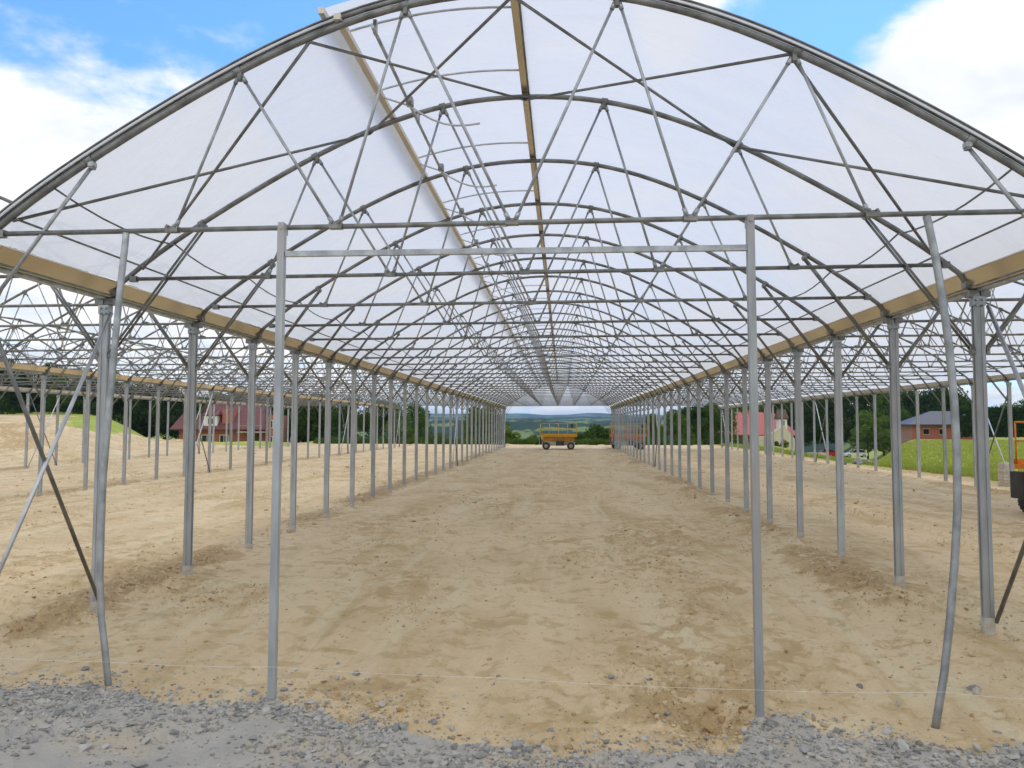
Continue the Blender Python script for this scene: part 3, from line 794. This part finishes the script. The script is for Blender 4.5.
# left house: maroon roof, orange dormer, white framed windows
D = 104; p = at(222, 449, D); gz = p.z
h = empty('brick_house', (p.x, D, gz), 0.12); tag(h, 'unfinished red brick house with steep maroon roof at the left', 'house')
m = MB(); m.box((0, 4.5, 0.95), (12.6, 8, 3.9)); m.build('wall', M['brick'], h)
m = MB(); m.box((6.9, 3.0, 2.45), (1.7, 5.6, 4.9)); m.build('side_wing', M['brick_or'], h)
m = MB(); hip_roof(m, -7.3, 6.2, -0.4, 9.4, 2.9, 7.1, 1.6); m.box((-0.9, 4.3, 6.6), (0.7, 0.7, 1.6)); m.build('roof', M['roof_maroon'], h)
m = MB(); m.box((0.55, 1.8, 4.5), (1.5, 2.6, 2.6)); m.build('stair_tower', M['brick_or'], h)
m = MB(); m.box((-1.75, 1.2, 3.95), (1.9, 2.2, 1.9)); m.build('dormer', M['white'], h)
m = MB(); hip_roof(m, -2.9, -0.6, -0.1, 2.7, 4.95, 5.6, 0.3); m.build('dormer_roof', M['roof_maroon'], h)
window(h, -1.75, 0.08, 4.0, 0.8, 0.85); window(h, -4.9, 0.48, 1.4, 1.3, 1.2); window(h, -2.3, 0.48, 1.35, 1.5, 1.3); window(h, 0.1, 0.48, 1.4, 1.2, 1.2); window(h, 7.1, 0.18, 3.6, 0.6, 1.1); window(h, 7.1, 0.18, 1.2, 0.6, 1.2)
m = MB(); m.box((4.5, -0.9, 2.45), (3.6, 2.6, 0.14)); m.build('balcony', M['pale_grey'], h)
m = MB()
for x in (2.9, 4.5, 6.1): m.box((x, -2.05, 1.2), (0.12, 0.12, 2.4)); m.box((x, -2.1, 2.95), (0.06, 0.06, 0.9))
m.box((4.5, -2.1, 3.4), (3.3, 0.06, 0.06)); m.build('balcony_post', M['galv'], h)
m = MB(); m.box((4.6, 0.48, 1.15), (1.0, 0.05, 2.1)); m.build('door', M['wood_dark'], h)

# right house with red roof and cream annex
D = 128; p = at(762, 452, D); gz = p.z
h = empty('brick_house', (p.x, D, gz), -0.08); tag(h, 'brick house with bright red roof and cream gabled annex', 'house')
m = MB(); m.box((-0.6, 5, 0.5), (10.6, 9, 5.0)); m.build('wall', M['brick'], h)
m = MB(); hip_roof(m, -6.8, 6.0, -0.4, 10.5, 2.9, 6.8, 3.2); m.build('roof', M['roof_red'], h)
# annex with steep gable towards us
m = MB(); x0, x1, y0, y1 = 0.2, 4.9, -2.0, 3.0
m.add([(x0, y0, -0.3), (x1, y0, -0.3), (x1, y1, -0.3), (x0, y1, -0.3), (x0, y0, 2.3), (x1, y0, 2.3), (x1, y1, 2.3), (x0, y1, 2.3), ((x0+x1)/2+0.7, y0, 4.5), ((x0+x1)/2+0.7, y1, 4.5)],
      [(0, 1, 5, 8, 4), (2, 3, 7, 9, 6), (0, 4, 7, 3), (1, 2, 6, 5), (4, 8, 9, 7), (5, 6, 9, 8)]); m.build('annex', M['render_cream'], h)
m = MB(); m.box((-0.6, -0.6, 1.35), (2.8, 1.6, 2.7)); m.build('porch', M['render_cream'], h)
m = MB(); m.box((3.2, -0.2, 4.75), (1.3, 2.4, 1.9)); m.build('dormer', M['white'], h)
m = MB(); hip_roof(m, 2.3, 4.1, -1.6, 1.4, 5.7, 7.2, 0.2); m.build('dormer_roof', M['wood_dark'], h)
window(h, 3.2, -1.43, 4.7, 0.55, 1.2); window(h, -4.5, 0.48, 1.5, 1.1, 1.2); window(h, -2.6, 0.48, 1.5, 0.9, 1.2)
m = MB()
prof = [(1.55, -0.3), (2.35, -0.3), (2.35, 1.5)] + [(1.95+0.4*math.cos(a), 1.5+0.4*math.sin(a)) for a in np.linspace(0.3, math.pi-0.3, 6)] + [(1.55, 1.5)]
m.extrude(prof, -2.06, -2.01); m.build('door', M['glass'], h)
m = MB(); m.box((-1.0, 6.5, 6.6), (0.7, 0.7, 1.2)); m.build('chimney', M['brick'], h)

# bungalow with slate-blue hipped roof
D = 132; p = at(951, 440.5, D); gz = p.z
h = empty('bungalow', (p.x, D, gz), -0.18); tag(h, 'low brick bungalow with dark blue hipped roof in the meadow', 'house')
m = MB(); m.box((0, 4, 0.75), (12.0, 8, 3.9)); m.build('wall', M['brick_or'], h)
m = MB(); hip_roof(m, -7.0, 7.0, -1.0, 9.2, 2.75, 5.1, 5.0); m.build('roof', M['roof_blue'], h)
for x in (-3.8, -1.3): window(h, x, -0.02, 1.5, 0.8, 0.9, False)
m = MB(); m.box((4.2, -0.02, 1.1), (1.1, 0.06, 2.2)); m.build('door', M['wood_dark'], h)
m = MB()
for x in (3.2, 5.6): m.box((x, -0.85, 1.2), (0.22, 0.22, 2.6))
m.build('porch_post', M['white'], h)
window(h, 2.0, -0.02, 1.4, 0.8, 1.1, False)

# ------------------------------------------------------------------ cars
def car(loc, rz, label, paint):
    root = empty('parked_car', loc, rz); tag(root, label, 'car')
    pm = mat('car_paint', paint, 0.25, 0.1, spec=0.6)
    # side profile lofted across the width
    body = [(-2.1, 0.35), (-2.12, 0.75), (-1.95, 0.98), (-1.2, 1.02), (1.0, 0.98), (1.9, 0.85), (2.1, 0.6), (2.08, 0.35)]
    cab = [(-1.75, 0.99), (-1.35, 1.45), (-0.5, 1.52), (0.3, 1.47), (1.05, 0.97)]
    m = MB()
    v = []
    for y, k in ((-0.84, 0.97), (-0.70, 1.0), (0.70, 1.0), (0.84, 0.97)): v += [(a*k, y, b if abs(y) < 0.8 else 0.35+(b-0.35)*0.93) for a, b in body]
    n = len(body); f = []
    for j in range(3):
        for i in range(n): f.append((j*n+i, j*n+(i+1) % n, (j+1)*n+(i+1) % n, (j+1)*n+i))
    f += [tuple(range(n)), tuple(range(3*n, 4*n))[::-1]]
    m.add(v, f, 0, False); m.build('body', pm, root)
    m = MB(); v = []
    for y, k in ((-0.76, 0), (-0.62, 1), (0.62, 1), (0.76, 0)):
        v += [(a, y if b > 1.0 else math.copysign(0.78, y)*(1 if k == 0 else 0.9), b - (0.04 if k == 0 and b > 1 else 0)) for a, b in cab]
    n = 5; f = []
    for j in range(3):
        for i in range(n-1): f.append((j*n+i, j*n+i+1, (j+1)*n+i+1, (j+1)*n+i))
    f += [tuple(range(n)), tuple(range(3*n, 4*n))[::-1]]
    mi = [0]*len(f); m.add(v, f, 0)
    m.build('cabin_glass', M['glass'], root)
    m = MB(); m.box((-0.52, 0, 1.525), (1.55, 1.26, 0.03))
    for x, z0, x2, z2 in ((-1.72, 1.0, -1.33, 1.47), (-0.35, 1.0, -0.38, 1.5), (0.98, 1.0, 0.3, 1.48)):
        for s in (-1, 1): m.tube([(x, s*0.79, z0), (x2, s*0.73, z2)], 0.035, 4)
    m.build('roof', pm, root)
    for x in (-1.35, 1.3):
        for s in (-1, 1):
            w_ = MB(); w_.tube([(x, s*0.70, 0.32), (x, s*0.88, 0.32)], 0.32, 16); wo = w_.build('wheel', M['black'], root)
            w_ = MB(); w_.tube([(x, s*0.88, 0.32), (x, s*0.895, 0.32)], 0.19, 10); w_.build('rim', M['galv_bright'], wo)
    for s in (-1, 1):
        m = MB(); m.box((2.03, s*0.58, 0.72), (0.14, 0.3, 0.14)); m.build('headlight', M['white'], root)
        m = MB(); m.box((-2.05, s*0.62, 0.82), (0.10, 0.22, 0.18)); m.build('tail_light', mat('tail_light_red', (0.4, 0.02, 0.02), 0.3), root)
D = 148
p = at(829, 457, D); car((p.x, D, p.z), 0.15, 'red car parked beyond the meadow beside the red roofed house', (0.50, 0.012, 0.03))
p = at(855.5, 457.5, D); car((p.x, D, p.z), 3.0, 'white car parked in the yard right of the red car', (0.75, 0.76, 0.78))
D = 95; p = at(817, 460, D)
m = MB(); m.box((0, 0, 0.45), (2.1, 0.25, 0.9)); m.box((0, 0, 0.93), (2.25, 0.35, 0.07)); m.box((1.05, 0.5, 0.4), (0.25, 1.2, 0.8))
tag(m.build('low_wall', mat('pale_block_wall', (0.6, 0.6, 0.58), 0.85, 0, (0.48, 0.48, 0.46), 2), None, (p.x, D, p.z-0.05)), 'low pale block wall in front of the red car', 'wall')
D = 40; p = at(866, 468, D)
X = p.x+rng.normal(0, 0.55, 34); Yq = D+rng.normal(0, 0.4, 34)
o = stones('rubble_heap', X, Yq, np.clip(rng.normal(0.15, 0.05, 34), 0.07, 0.26), GST, 0.8, -0.1); tag(o, 'small heap of dark rubble at the edge of the meadow', 'rubble', kind='stuff')

# ------------------------------------------------------------------ trees
M['bark'] = mat('bark', (0.10, 0.075, 0.05), 0.9, 0, (0.06, 0.045, 0.03), 6)


def leaf_mat(name, a, b):
    m, nt, N, L = new_mat(name)
    out = N.new('ShaderNodeOutputMaterial'); tc = N.new('ShaderNodeTexCoord')
    n = N.new('ShaderNodeTexNoise'); n.inputs['Scale'].default_value = 0.9; n.inputs['Detail'].default_value = 3; L.new(tc.outputs['Object'], n.inputs['Vector'])
    r = N.new('ShaderNodeMapRange'); r.inputs['From Min'].default_value = 0.35; r.inputs['From Max'].default_value = 0.65; L.new(n.outputs[0], r.inputs[0])
    x = N.new('ShaderNodeMix'); x.data_type = 'RGBA'; x.inputs[6].default_value = (*a, 1); x.inputs[7].default_value = (*b, 1); L.new(r.outputs[0], x.inputs[0])
    d = N.new('ShaderNodeBsdfDiffuse'); t = N.new('ShaderNodeBsdfTranslucent'); mx = N.new('ShaderNodeMixShader'); mx.inputs[0].default_value = 0.25
    L.new(x.outputs[2], d.inputs[0]); L.new(x.outputs[2], t.inputs[0]); L.new(d.outputs[0], mx.inputs[1]); L.new(t.outputs[0], mx.inputs[2]); L.new(mx.outputs[0], out.inputs[0])
    return m
M['leaf_dark'] = leaf_mat('dark_leaves', (0.042, 0.078, 0.020), (0.075, 0.125, 0.033))
M['leaf_mid'] = leaf_mat('green_leaves', (0.07, 0.13, 0.025), (0.12, 0.19, 0.045))
M['leaf_light'] = leaf_mat('light_green_leaves', (0.11, 0.18, 0.035), (0.17, 0.24, 0.06))
M['leaf_conifer'] = leaf_mat('conifer_needles', (0.032, 0.062, 0.02), (0.055, 0.09, 0.026))


def leaf_cloud(centres, radii, per, size, flat=1.0, seed=0):
    g = np.random.default_rng(seed); c = []; nn = []
    for (ce, ra) in zip(centres, radii):
        u = g.normal(size=(per, 3)); u /= np.linalg.norm(u, axis=1)[:, None]
        rr = ra*(0.55+0.5*g.random(per)**0.5)[:, None]
        c.append(np.array(ce)+u*rr*np.array([1, 1, 0.8])); nn.append(u)
    c = np.concatenate(c); nn = np.concatenate(nn)
    k = len(c); t = g.normal(size=(k, 3)); n2 = nn+0.7*g.normal(size=(k, 3)); n2 /= np.linalg.norm(n2, axis=1)[:, None]
    a = np.cross(n2, t); a /= np.linalg.norm(a, axis=1)[:, None]; b = np.cross(n2, a)
    s = size*(0.6+0.8*g.random((k, 1)))
    P = np.stack([c-a*s, c-b*s*0.6, c+a*s, c+b*s*0.6], 1).reshape(-1, 3)
    F = np.arange(k*4).reshape(-1, 4); return P, F


def tree_proto(kind, seed):
    """meshes of one tree, 1 m high crown unit scaled by the copies"""
    g = random.Random(seed)
    if kind == 'broad':
        H = 9.0; cs = []; rs = []
        for i in range(34):
            th = g.uniform(0, 6.28); hh = g.uniform(0.22, 1.0); R = 3.3*math.sin(math.pi*min(1, (hh*0.82+0.16)))**0.7*g.uniform(0.35, 1)
            cs.append((R*math.cos(th), R*math.sin(th), H*hh*0.94)); rs.append(g.uniform(0.8, 1.45))
        P, F = leaf_cloud(cs, rs, 150, 0.17, seed=seed)
    elif kind == 'bush':
        H = 4; cs = []; rs = []
        for i in range(18):
            th = g.uniform(0, 6.28); hh = g.uniform(0.08, 0.9); R = 2.1*math.sqrt(max(0.05, 1-hh**2))*g.uniform(0.3, 1)
            cs.append((R*math.cos(th), R*math.sin(th), H*hh)); rs.append(g.uniform(0.55, 1.0))
        P, F = leaf_cloud(cs, rs, 170, 0.13, seed=seed)
    else:
        H = 11; cs = []; rs = []
        for i in range(60):
            hh = g.random()**0.8; R = 1.9*(1-hh)*g.uniform(0.4, 1)+0.05; th = g.uniform(0, 6.28)
            cs.append((R*math.cos(th), R*math.sin(th), 0.6+(H-0.8)*hh)); rs.append(0.28+0.6*(1-hh))
        P, F = leaf_cloud(cs, rs, 70, 0.16, seed=seed)
    tm = MB(); n = len(cs)
    tm.tube([(0, 0, -0.8), (0.05, 0, H*0.25), (0.1, 0.08, H*0.55), (0.05, 0.1, H*0.88)], [0.05*H**0.8*0.6+0.04, 0.16, 0.10, 0.03], 8)
    for i in range(0, n, 3):
        c = Vector(cs[i]); b = Vector((0.05, 0, max(0.3, c.z*0.62)))
        tm.tube([b, b.lerp(c, 0.5)+Vector((0, 0, -0.1)), c], [0.07, 0.045, 0.015], 5)
    return tm.mesh('trunk', M['bark']), (P, F), H

PROTO = {}
for kd, sd, lm in (('broad', 1, 'leaf_dark'), ('broad', 2, 'leaf_mid'), ('broad', 3, 'leaf_light'), ('broad', 4, 'leaf_dark'), ('bush', 5, 'leaf_mid'), ('bush', 6, 'leaf_dark'), ('conifer', 7, 'leaf_conifer'), ('bush', 8, 'leaf_light')):
    tme, (P, F), H = tree_proto(kd, sd)
    PROTO[(kd, sd)] = (tme, np_mesh('crown', P, F, M[lm]), H)


def tree(kd, sd, px, py_top, py_base, Y, label=None, wscale=1.0, name=None, group=None, cat=None):
    b = at(px, py_base, Y); tp = at(px, py_top, Y)
    tme, cme, H = PROTO[(kd, sd)]
    s = (tp.z-b.z)/H
    o = empty(name or ('bush' if kd == 'bush' else 'tree'), (b.x, Y, b.z), rnd.uniform(0, 6.28)); o.scale = (s*wscale, s*wscale, s)
    link('trunk', tme, o); link('crown', cme, o)
    tag(o, label, cat or ('bush' if kd == 'bush' else 'tree'), group)
    return o
M['grass'] = leaf_mat('grass_blades', (0.30, 0.37, 0.06), (0.45, 0.47, 0.12))
# individual trees that can be told apart
tree('bush', 6, 601, 424, 453, 84, 'dark dense bush right of the yellow lift at the tunnel end', 1.25)
tree('bush', 6, 583, 430, 454, 90, 'dark bush directly behind the right end of the yellow lift', 1.1)
tree('bush', 5, 532, 436, 455, 92, 'low bush behind the left end of the yellow lift', 1.2)
tree('bush', 8, 508, 427, 453, 80, 'light green bush just inside the far left end of the tunnel', 1.0)
tree('broad', 2, 490, 403, 458, 92, 'green tree behind the most distant left-hand posts', 0.9)
tree('broad', 3, 474, 407, 458, 96, 'tall fresh green tree left of the far tunnel end', 0.85)
tree('broad', 2, 415, 402, 456, 94, 'leafy tree on the right of the clump by the sky gap', 0.95)
tree('broad', 3, 398, 405, 456, 90, 'pale green tree in the middle of the left clump', 0.8)
tree('broad', 1, 378, 398, 456, 98, 'dark tree on the left of the clump behind the posts', 1.0)
tree('bush', 5, 440, 434, 452, 86, 'low bush in the sky gap left of the tunnel end', 1.4)
tree('broad', 1, 350, 396, 454, 108, 'dark round tree halfway between clump and maroon roofed house', 1.1)
tree('broad', 4, 318, 394, 453, 112, 'tall dark tree second to the right of the maroon roofed house', 1.0)
tree('broad', 4, 290, 392, 452, 122, 'dark tree standing close behind the right of the maroon roofed house', 1.1)
tree('broad', 2, 652, 414, 458, 100, 'green tree behind the orange lift by the far right posts', 0.9)
tree('broad', 2, 674, 410, 458, 104, 'green tree second right of the distant orange lift', 1.0)
tree('broad', 1, 700, 404, 458, 112, 'dark tree midway between orange lift and red roofed house', 1.1)
tree('broad', 2, 722, 402, 458, 116, 'green tree at the left corner of the red roofed house', 1.0)
tree('bush', 8, 783, 440, 455, 118, 'light green shrub before the cream annex of the red roofed house', 0.9)
tree('broad', 3, 868, 412, 458, 150, 'light green round tree behind the white car', 1.0)
tree('broad', 3, 884, 417, 455, 152, 'low light green tree left of the blue roofed bungalow', 1.1)
tree('bush', 8, 895, 424, 452, 150, 'pale bush close to the left wall of the bungalow', 1.2)

# woods that read as one mass: separate stuff objects
def wood(name, label, spots, kinds, seed):
    g = random.Random(seed); Vs = []; Fs = []; mi = []; n = 0
    names = ['leaf_dark', 'leaf_conifer', 'leaf_mid']
    for (px, pt, pb, Y, wsc) in spots:
        kd, sd = g.choice(kinds); me = PROTO[(kd, sd)][1]; H = PROTO[(kd, sd)][2]
        co = np.empty(len(me.vertices)*3); me.vertices.foreach_get('co', co); co = co.reshape(-1, 3)
        b = at(px, pb, Y); tp = at(px, pt, Y); s = (tp.z-b.z)/H; th = g.uniform(0, 6.28)
        c_, s_ = math.cos(th), math.sin(th)
        P = np.stack([(co[:, 0]*c_-co[:, 1]*s_)*s*wsc+b.x, (co[:, 0]*s_+co[:, 1]*c_)*s*wsc+Y, co[:, 2]*s+b.z], 1)
        k = len(P)//4; Fq_ = np.arange(n, n+len(P)).reshape(-1, 4); n += len(P)
        Vs.append(P); Fs.append(Fq_); mi.append(np.full(k, g.choice([0, 0, 1, 2])))
    o = link(name, np_mesh(name, np.concatenate(Vs), np.concatenate(Fs), [M[x] for x in names], np.concatenate(mi)))
    return tag(o, label, 'wood', kind='stuff')
g = random.Random(3)
KB = [('broad', 1), ('broad', 4), ('broad', 2)]
sp = []
for i in range(46):
    px = -90+i*9.2+g.uniform(-4, 4); top = np.interp(px, [-90, 0, 60, 120, 180, 260, 330], [345, 360, 368, 380, 392, 397, 400])+g.uniform(-5, 5)
    sp.append((px, top, np.interp(px, [0, 150, 330], [432, 446, 452]), 112+g.uniform(-6, 25), g.uniform(0.7, 1.05)))
wood('wood', 'dark wood on the rise behind the spoil heaps at left', sp, KB, 4)
sp = []
for i in range(44):
    px = 690+i*8.4+g.uniform(-4, 4); top = np.interp(px, [690, 760, 830, 900, 960, 985, 1060], [404, 400, 392, 388, 392, 405, 402])+g.uniform(-4, 4)
    sp.append((px, top, 452, 172+g.uniform(-8, 20), g.uniform(0.7, 1.0)))
for i in range(12):
    px = 975+i*8; sp.append((px, 407+g.uniform(-2, 3), 440, 190+g.uniform(-5, 5), 1.0))
wood('wood', 'dark tall wood behind the two right-hand houses', sp, KB, 5)
# clipped conifer hedge at right
cs = []; rs = []
b0 = at(957, 436, 122); b1 = at(1055, 436, 118)
for i in range(46):
    t = i/45
    for z in np.linspace(0.3, 4.0, 6): q = b0.lerp(b1, t); cs.append((q.x, q.y+g.uniform(-0.2, 0.2), q.z+z)); rs.append(0.62)
P, F = leaf_cloud(cs, rs, 60, 0.15, seed=9)
o = link('hedge', np_mesh('hedge', P, F, M['leaf_conifer'])); tag(o, 'tall clipped conifer hedge right of the bungalow', 'hedge')


# grass and weeds along the edges of the pad and on the meadow
def tufts(name, X, Y, hgt, mt, label, blades=5, width=0.02):
    n = len(X); Z = height(X, Y)+fine(X, Y); k = blades
    bx = np.repeat(X, k)+rng.normal(0, 0.08, n*k); by = np.repeat(Y, k)+rng.normal(0, 0.08, n*k); bz = np.repeat(Z, k)-0.02
    h = np.repeat(hgt, k)*(0.5+0.8*rng.random(n*k)); th = rng.random(n*k)*6.28; ln = h*0.5*rng.random(n*k); la = rng.random(n*k)*6.28
    w = width*(1+h*2); dx, dy = np.cos(th)*w, np.sin(th)*w
    P = np.stack([np.stack([bx-dx, by-dy, bz], 1), np.stack([bx+dx, by+dy, bz], 1), np.stack([bx+np.cos(la)*ln, by+np.sin(la)*ln, bz+h], 1)], 1).reshape(-1, 3)
    o = link(name, np_mesh(name, P, np.arange(len(P)).reshape(-1, 3), mt)); tag(o, label, 'grass', kind='stuff'); return o
n = 9000
Y = rng.uniform(18, 75, n); X = 15.5+np.abs(rng.normal(0, 1.3, n))
n2 = 16000
R = rng.uniform(26, 120, n2)
T = rng.uniform(0.36, 0.78, n2); Y2 = R; X2 = R*T; k2 = X2 > 15.8
tufts('meadow_grass', np.concatenate([X, X2[k2]]), np.concatenate([Y, Y2[k2]]), np.concatenate([0.10+0.14*rng.random(n), (0.10+0.12*rng.random(n2))[k2]]), M['grass'], 'long green grass of the meadow to the right of the tunnels', 5, 0.03)
n = 7000
X = rng.uniform(-26, 14, n); Y = 77+np.abs(rng.normal(0, 2.2, n))-0.8
tufts('weeds', X, Y, 0.25+0.45*rng.random(n), M['leaf_mid'], 'weeds and tall grass beyond the far end of the pad', 5, 0.035)

# ------------------------------------------------------------------ sky, clouds, sun
SUN_EL, SUN_AZ = math.radians(62), math.radians(25)    # from behind the camera's left shoulder
w = bpy.data.worlds.new('World'); sc.world = w; w.use_nodes = True
nt = w.node_tree; N, L = nt.nodes, nt.links; N.clear()
out = N.new('ShaderNodeOutputWorld'); bg = N.new('ShaderNodeBackground'); L.new(bg.outputs[0], out.inputs[0])
sky = N.new('ShaderNodeTexSky'); sky.sky_type = 'NISHITA'; sky.sun_disc = False; sky.sun_elevation = SUN_EL; sky.sun_rotation = SUN_AZ
sky.altitude = 300; sky.air_density = 1.0; sky.dust_density = 0.6; sky.ozone_density = 1.6
tc = N.new('ShaderNodeTexCoord')
sep = N.new('ShaderNodeSeparateXYZ'); L.new(tc.outputs['Generated'], sep.inputs[0])


def mth(op, a, b=None, c=None, clamp=False):
    n = N.new('ShaderNodeMath'); n.operation = op; n.use_clamp = clamp
    for i, x in enumerate((a, b, c)):
        if x is None: continue
        if isinstance(x, (int, float)): n.inputs[i].default_value = x
        else: L.new(x, n.inputs[i])
    return n.outputs[0]
zc = mth('ADD', mth('MAXIMUM', sep.outputs[2], 0.0), 0.16)
cb = N.new('ShaderNodeCombineXYZ'); L.new(mth('DIVIDE', sep.outputs[0], zc), cb.inputs[0]); L.new(mth('DIVIDE', sep.outputs[1], zc), cb.inputs[1])
n1 = N.new('ShaderNodeTexNoise'); n1.inputs['Scale'].default_value = 1.35; n1.inputs['Detail'].default_value = 9; n1.inputs['Roughness'].default_value = 0.58; n1.inputs['Distortion'].default_value = 0.25
L.new(cb.outputs[0], n1.inputs['Vector'])
n2 = N.new('ShaderNodeTexNoise'); n2.inputs['Scale'].default_value = 5.5; n2.inputs['Detail'].default_value = 7; n2.inputs['Roughness'].default_value = 0.6
L.new(cb.outputs[0], n2.inputs['Vector'])
dens = mth('ADD', mth('MULTIPLY', n1.outputs[0], 0.75), mth('MULTIPLY', n2.outputs[0], 0.42))
# broad cloud banks and blue gaps by direction
for (px, py, cosw, amp) in ((60, 140, 0.03, 0.30), (140, 130, 0.02, 0.08), (60, 20, 0.022, -0.26), (230, 60, 0.012, -0.10), (200, 10, 0.006, 0.12), (715, 5, 0.006, 0.42), (820, 25, 0.018, -0.34), (950, 120, 0.035, 0.27), (1010, 50, 0.02, 0.14), (880, 90, 0.008, 0.08), (120, 330, 0.06, 0.06), (300, 350, 0.05, 0.05)):
    d = ray(px, py).normalized()
    vm = N.new('ShaderNodeVectorMath'); vm.operation = 'DOT_PRODUCT'; L.new(tc.outputs['Generated'], vm.inputs[0]); vm.inputs[1].default_value = d
    mr = N.new('ShaderNodeMapRange'); mr.interpolation_type = 'SMOOTHSTEP'; mr.inputs['From Min'].default_value = 1-cosw; mr.inputs['From Max'].default_value = 1.0; mr.inputs['To Max'].default_value = amp
    L.new(vm.outputs['Value'], mr.inputs[0]); dens = mth('ADD', dens, mr.outputs[0])
for d, cosw, amp in ((Vector((0, -0.75, 0.65)), 1.15, 0.32), (Vector((0, 0.1, 1)), 0.25, 0.22)):  # unseen cloud added behind the camera and overhead to make the light neutral
    vm = N.new('ShaderNodeVectorMath'); vm.operation = 'DOT_PRODUCT'; L.new(tc.outputs['Generated'], vm.inputs[0]); vm.inputs[1].default_value = d.normalized()
    mr = N.new('ShaderNodeMapRange'); mr.interpolation_type = 'SMOOTHSTEP'; mr.inputs['From Min'].default_value = 1-cosw; mr.inputs['From Max'].default_value = 1.0; mr.inputs['To Max'].default_value = amp
    L.new(vm.outputs['Value'], mr.inputs[0]); dens = mth('ADD', dens, mr.outputs[0])
hb_ = N.new('ShaderNodeMapRange'); hb_.interpolation_type = 'SMOOTHSTEP'; hb_.inputs['From Min'].default_value = 0.30; hb_.inputs['From Max'].default_value = -0.02; hb_.inputs['To Max'].default_value = 0.17
L.new(sep.outputs[2], hb_.inputs[0]); dens = mth('ADD', dens, hb_.outputs[0])
cm = N.new('ShaderNodeMapRange'); cm.interpolation_type = 'SMOOTHSTEP'; cm.inputs['From Min'].default_value = 0.56; cm.inputs['From Max'].default_value = 0.76
L.new(dens, cm.inputs[0])
shade = N.new('ShaderNodeMapRange'); shade.inputs['From Min'].default_value = 0.60; shade.inputs['From Max'].default_value = 1.0; 
n3 = N.new('ShaderNodeTexNoise'); n3.inputs['Scale'].default_value = 3.0; n3.inputs['Detail'].default_value = 8; n3.inputs['Distortion'].default_value = 0.4; L.new(cb.outputs[0], n3.inputs['Vector'])
shade.inputs['From Min'].default_value = 0.40; shade.inputs['From Max'].default_value = 0.66; L.new(n3.outputs[0], shade.inputs[0])
cc = N.new('ShaderNodeMix'); cc.data_type = 'RGBA'; cc.inputs[6].default_value = (5.1, 5.03, 4.88, 1); cc.inputs[7].default_value = (3.65, 3.82, 4.05, 1); L.new(shade.outputs[0], cc.inputs[0])
mx = N.new('ShaderNodeMix'); mx.data_type = 'RGBA'; tint = N.new('ShaderNodeMix'); tint.data_type = 'RGBA'; tint.blend_type = 'MULTIPLY'; tint.inputs[0].default_value = 1; tint.inputs[7].default_value = (0.50, 0.79, 1.14, 1); L.new(sky.outputs[0], tint.inputs[6]); L.new(tint.outputs[2], mx.inputs[6]); L.new(cc.outputs[2], mx.inputs[7]); L.new(mth('MULTIPLY', cm.outputs[0], 0.96), mx.inputs[0])
L.new(mx.outputs[2], bg.inputs[0]); bg.inputs[1].default_value = 0.15

sd = bpy.data.lights.new('sun', 'SUN'); sd.energy = 0.6; sd.angle = math.radians(24); sd.color = (1.0, 0.93, 0.82)
so = bpy.data.objects.new('sun', sd); C.objects.link(so)
# nishita rotation: azimuth measured from +Y towards +X
dirv = Vector((math.sin(SUN_AZ)*math.cos(SUN_EL), math.cos(SUN_AZ)*math.cos(SUN_EL), math.sin(SUN_EL)))
so.rotation_euler = dirv.to_track_quat('Z', 'Y').to_euler(); so.location = dirv*50

# ------------------------------------------------------------------ air
m, nt_, N_, L_n = new_mat('pale_air')
vo = N_.new('ShaderNodeOutputMaterial'); pv = N_.new('ShaderNodeVolumePrincipled'); L_n.new(pv.outputs[0], vo.inputs['Volume'])
pv.inputs['Color'].default_value = (0.45, 0.68, 1.0, 1); pv.inputs['Density'].default_value = 1.15e-4; pv.inputs['Anisotropy'].default_value = 0.2
zlo = float(V[:, 2].min())-1.0; zhi = float(V[:, 2].max())+6.0
hz = MB(); hz.box((0, 0, (zlo+zhi)/2), (18400, 18400, zhi-zlo)); tag(hz.build('haze', m), 'thin pale air over the whole valley', 'haze', kind='stuff')

# ------------------------------------------------------------------ render settings
sc.render.engine = 'CYCLES'
sc.cycles.use_denoising = True
try: sc.cycles.denoiser = 'OPENIMAGEDENOISE'
except Exception: pass
sc.cycles.max_bounces = 8; sc.cycles.diffuse_bounces = 4; sc.cycles.transmission_bounces = 6; sc.cycles.transparent_max_bounces = 12
sc.view_settings.view_transform = 'Standard'; sc.view_settings.look = 'None'; sc.view_settings.gamma = 1; sc.view_settings.use_curve_mapping = False
sc.view_settings.exposure = 0.68
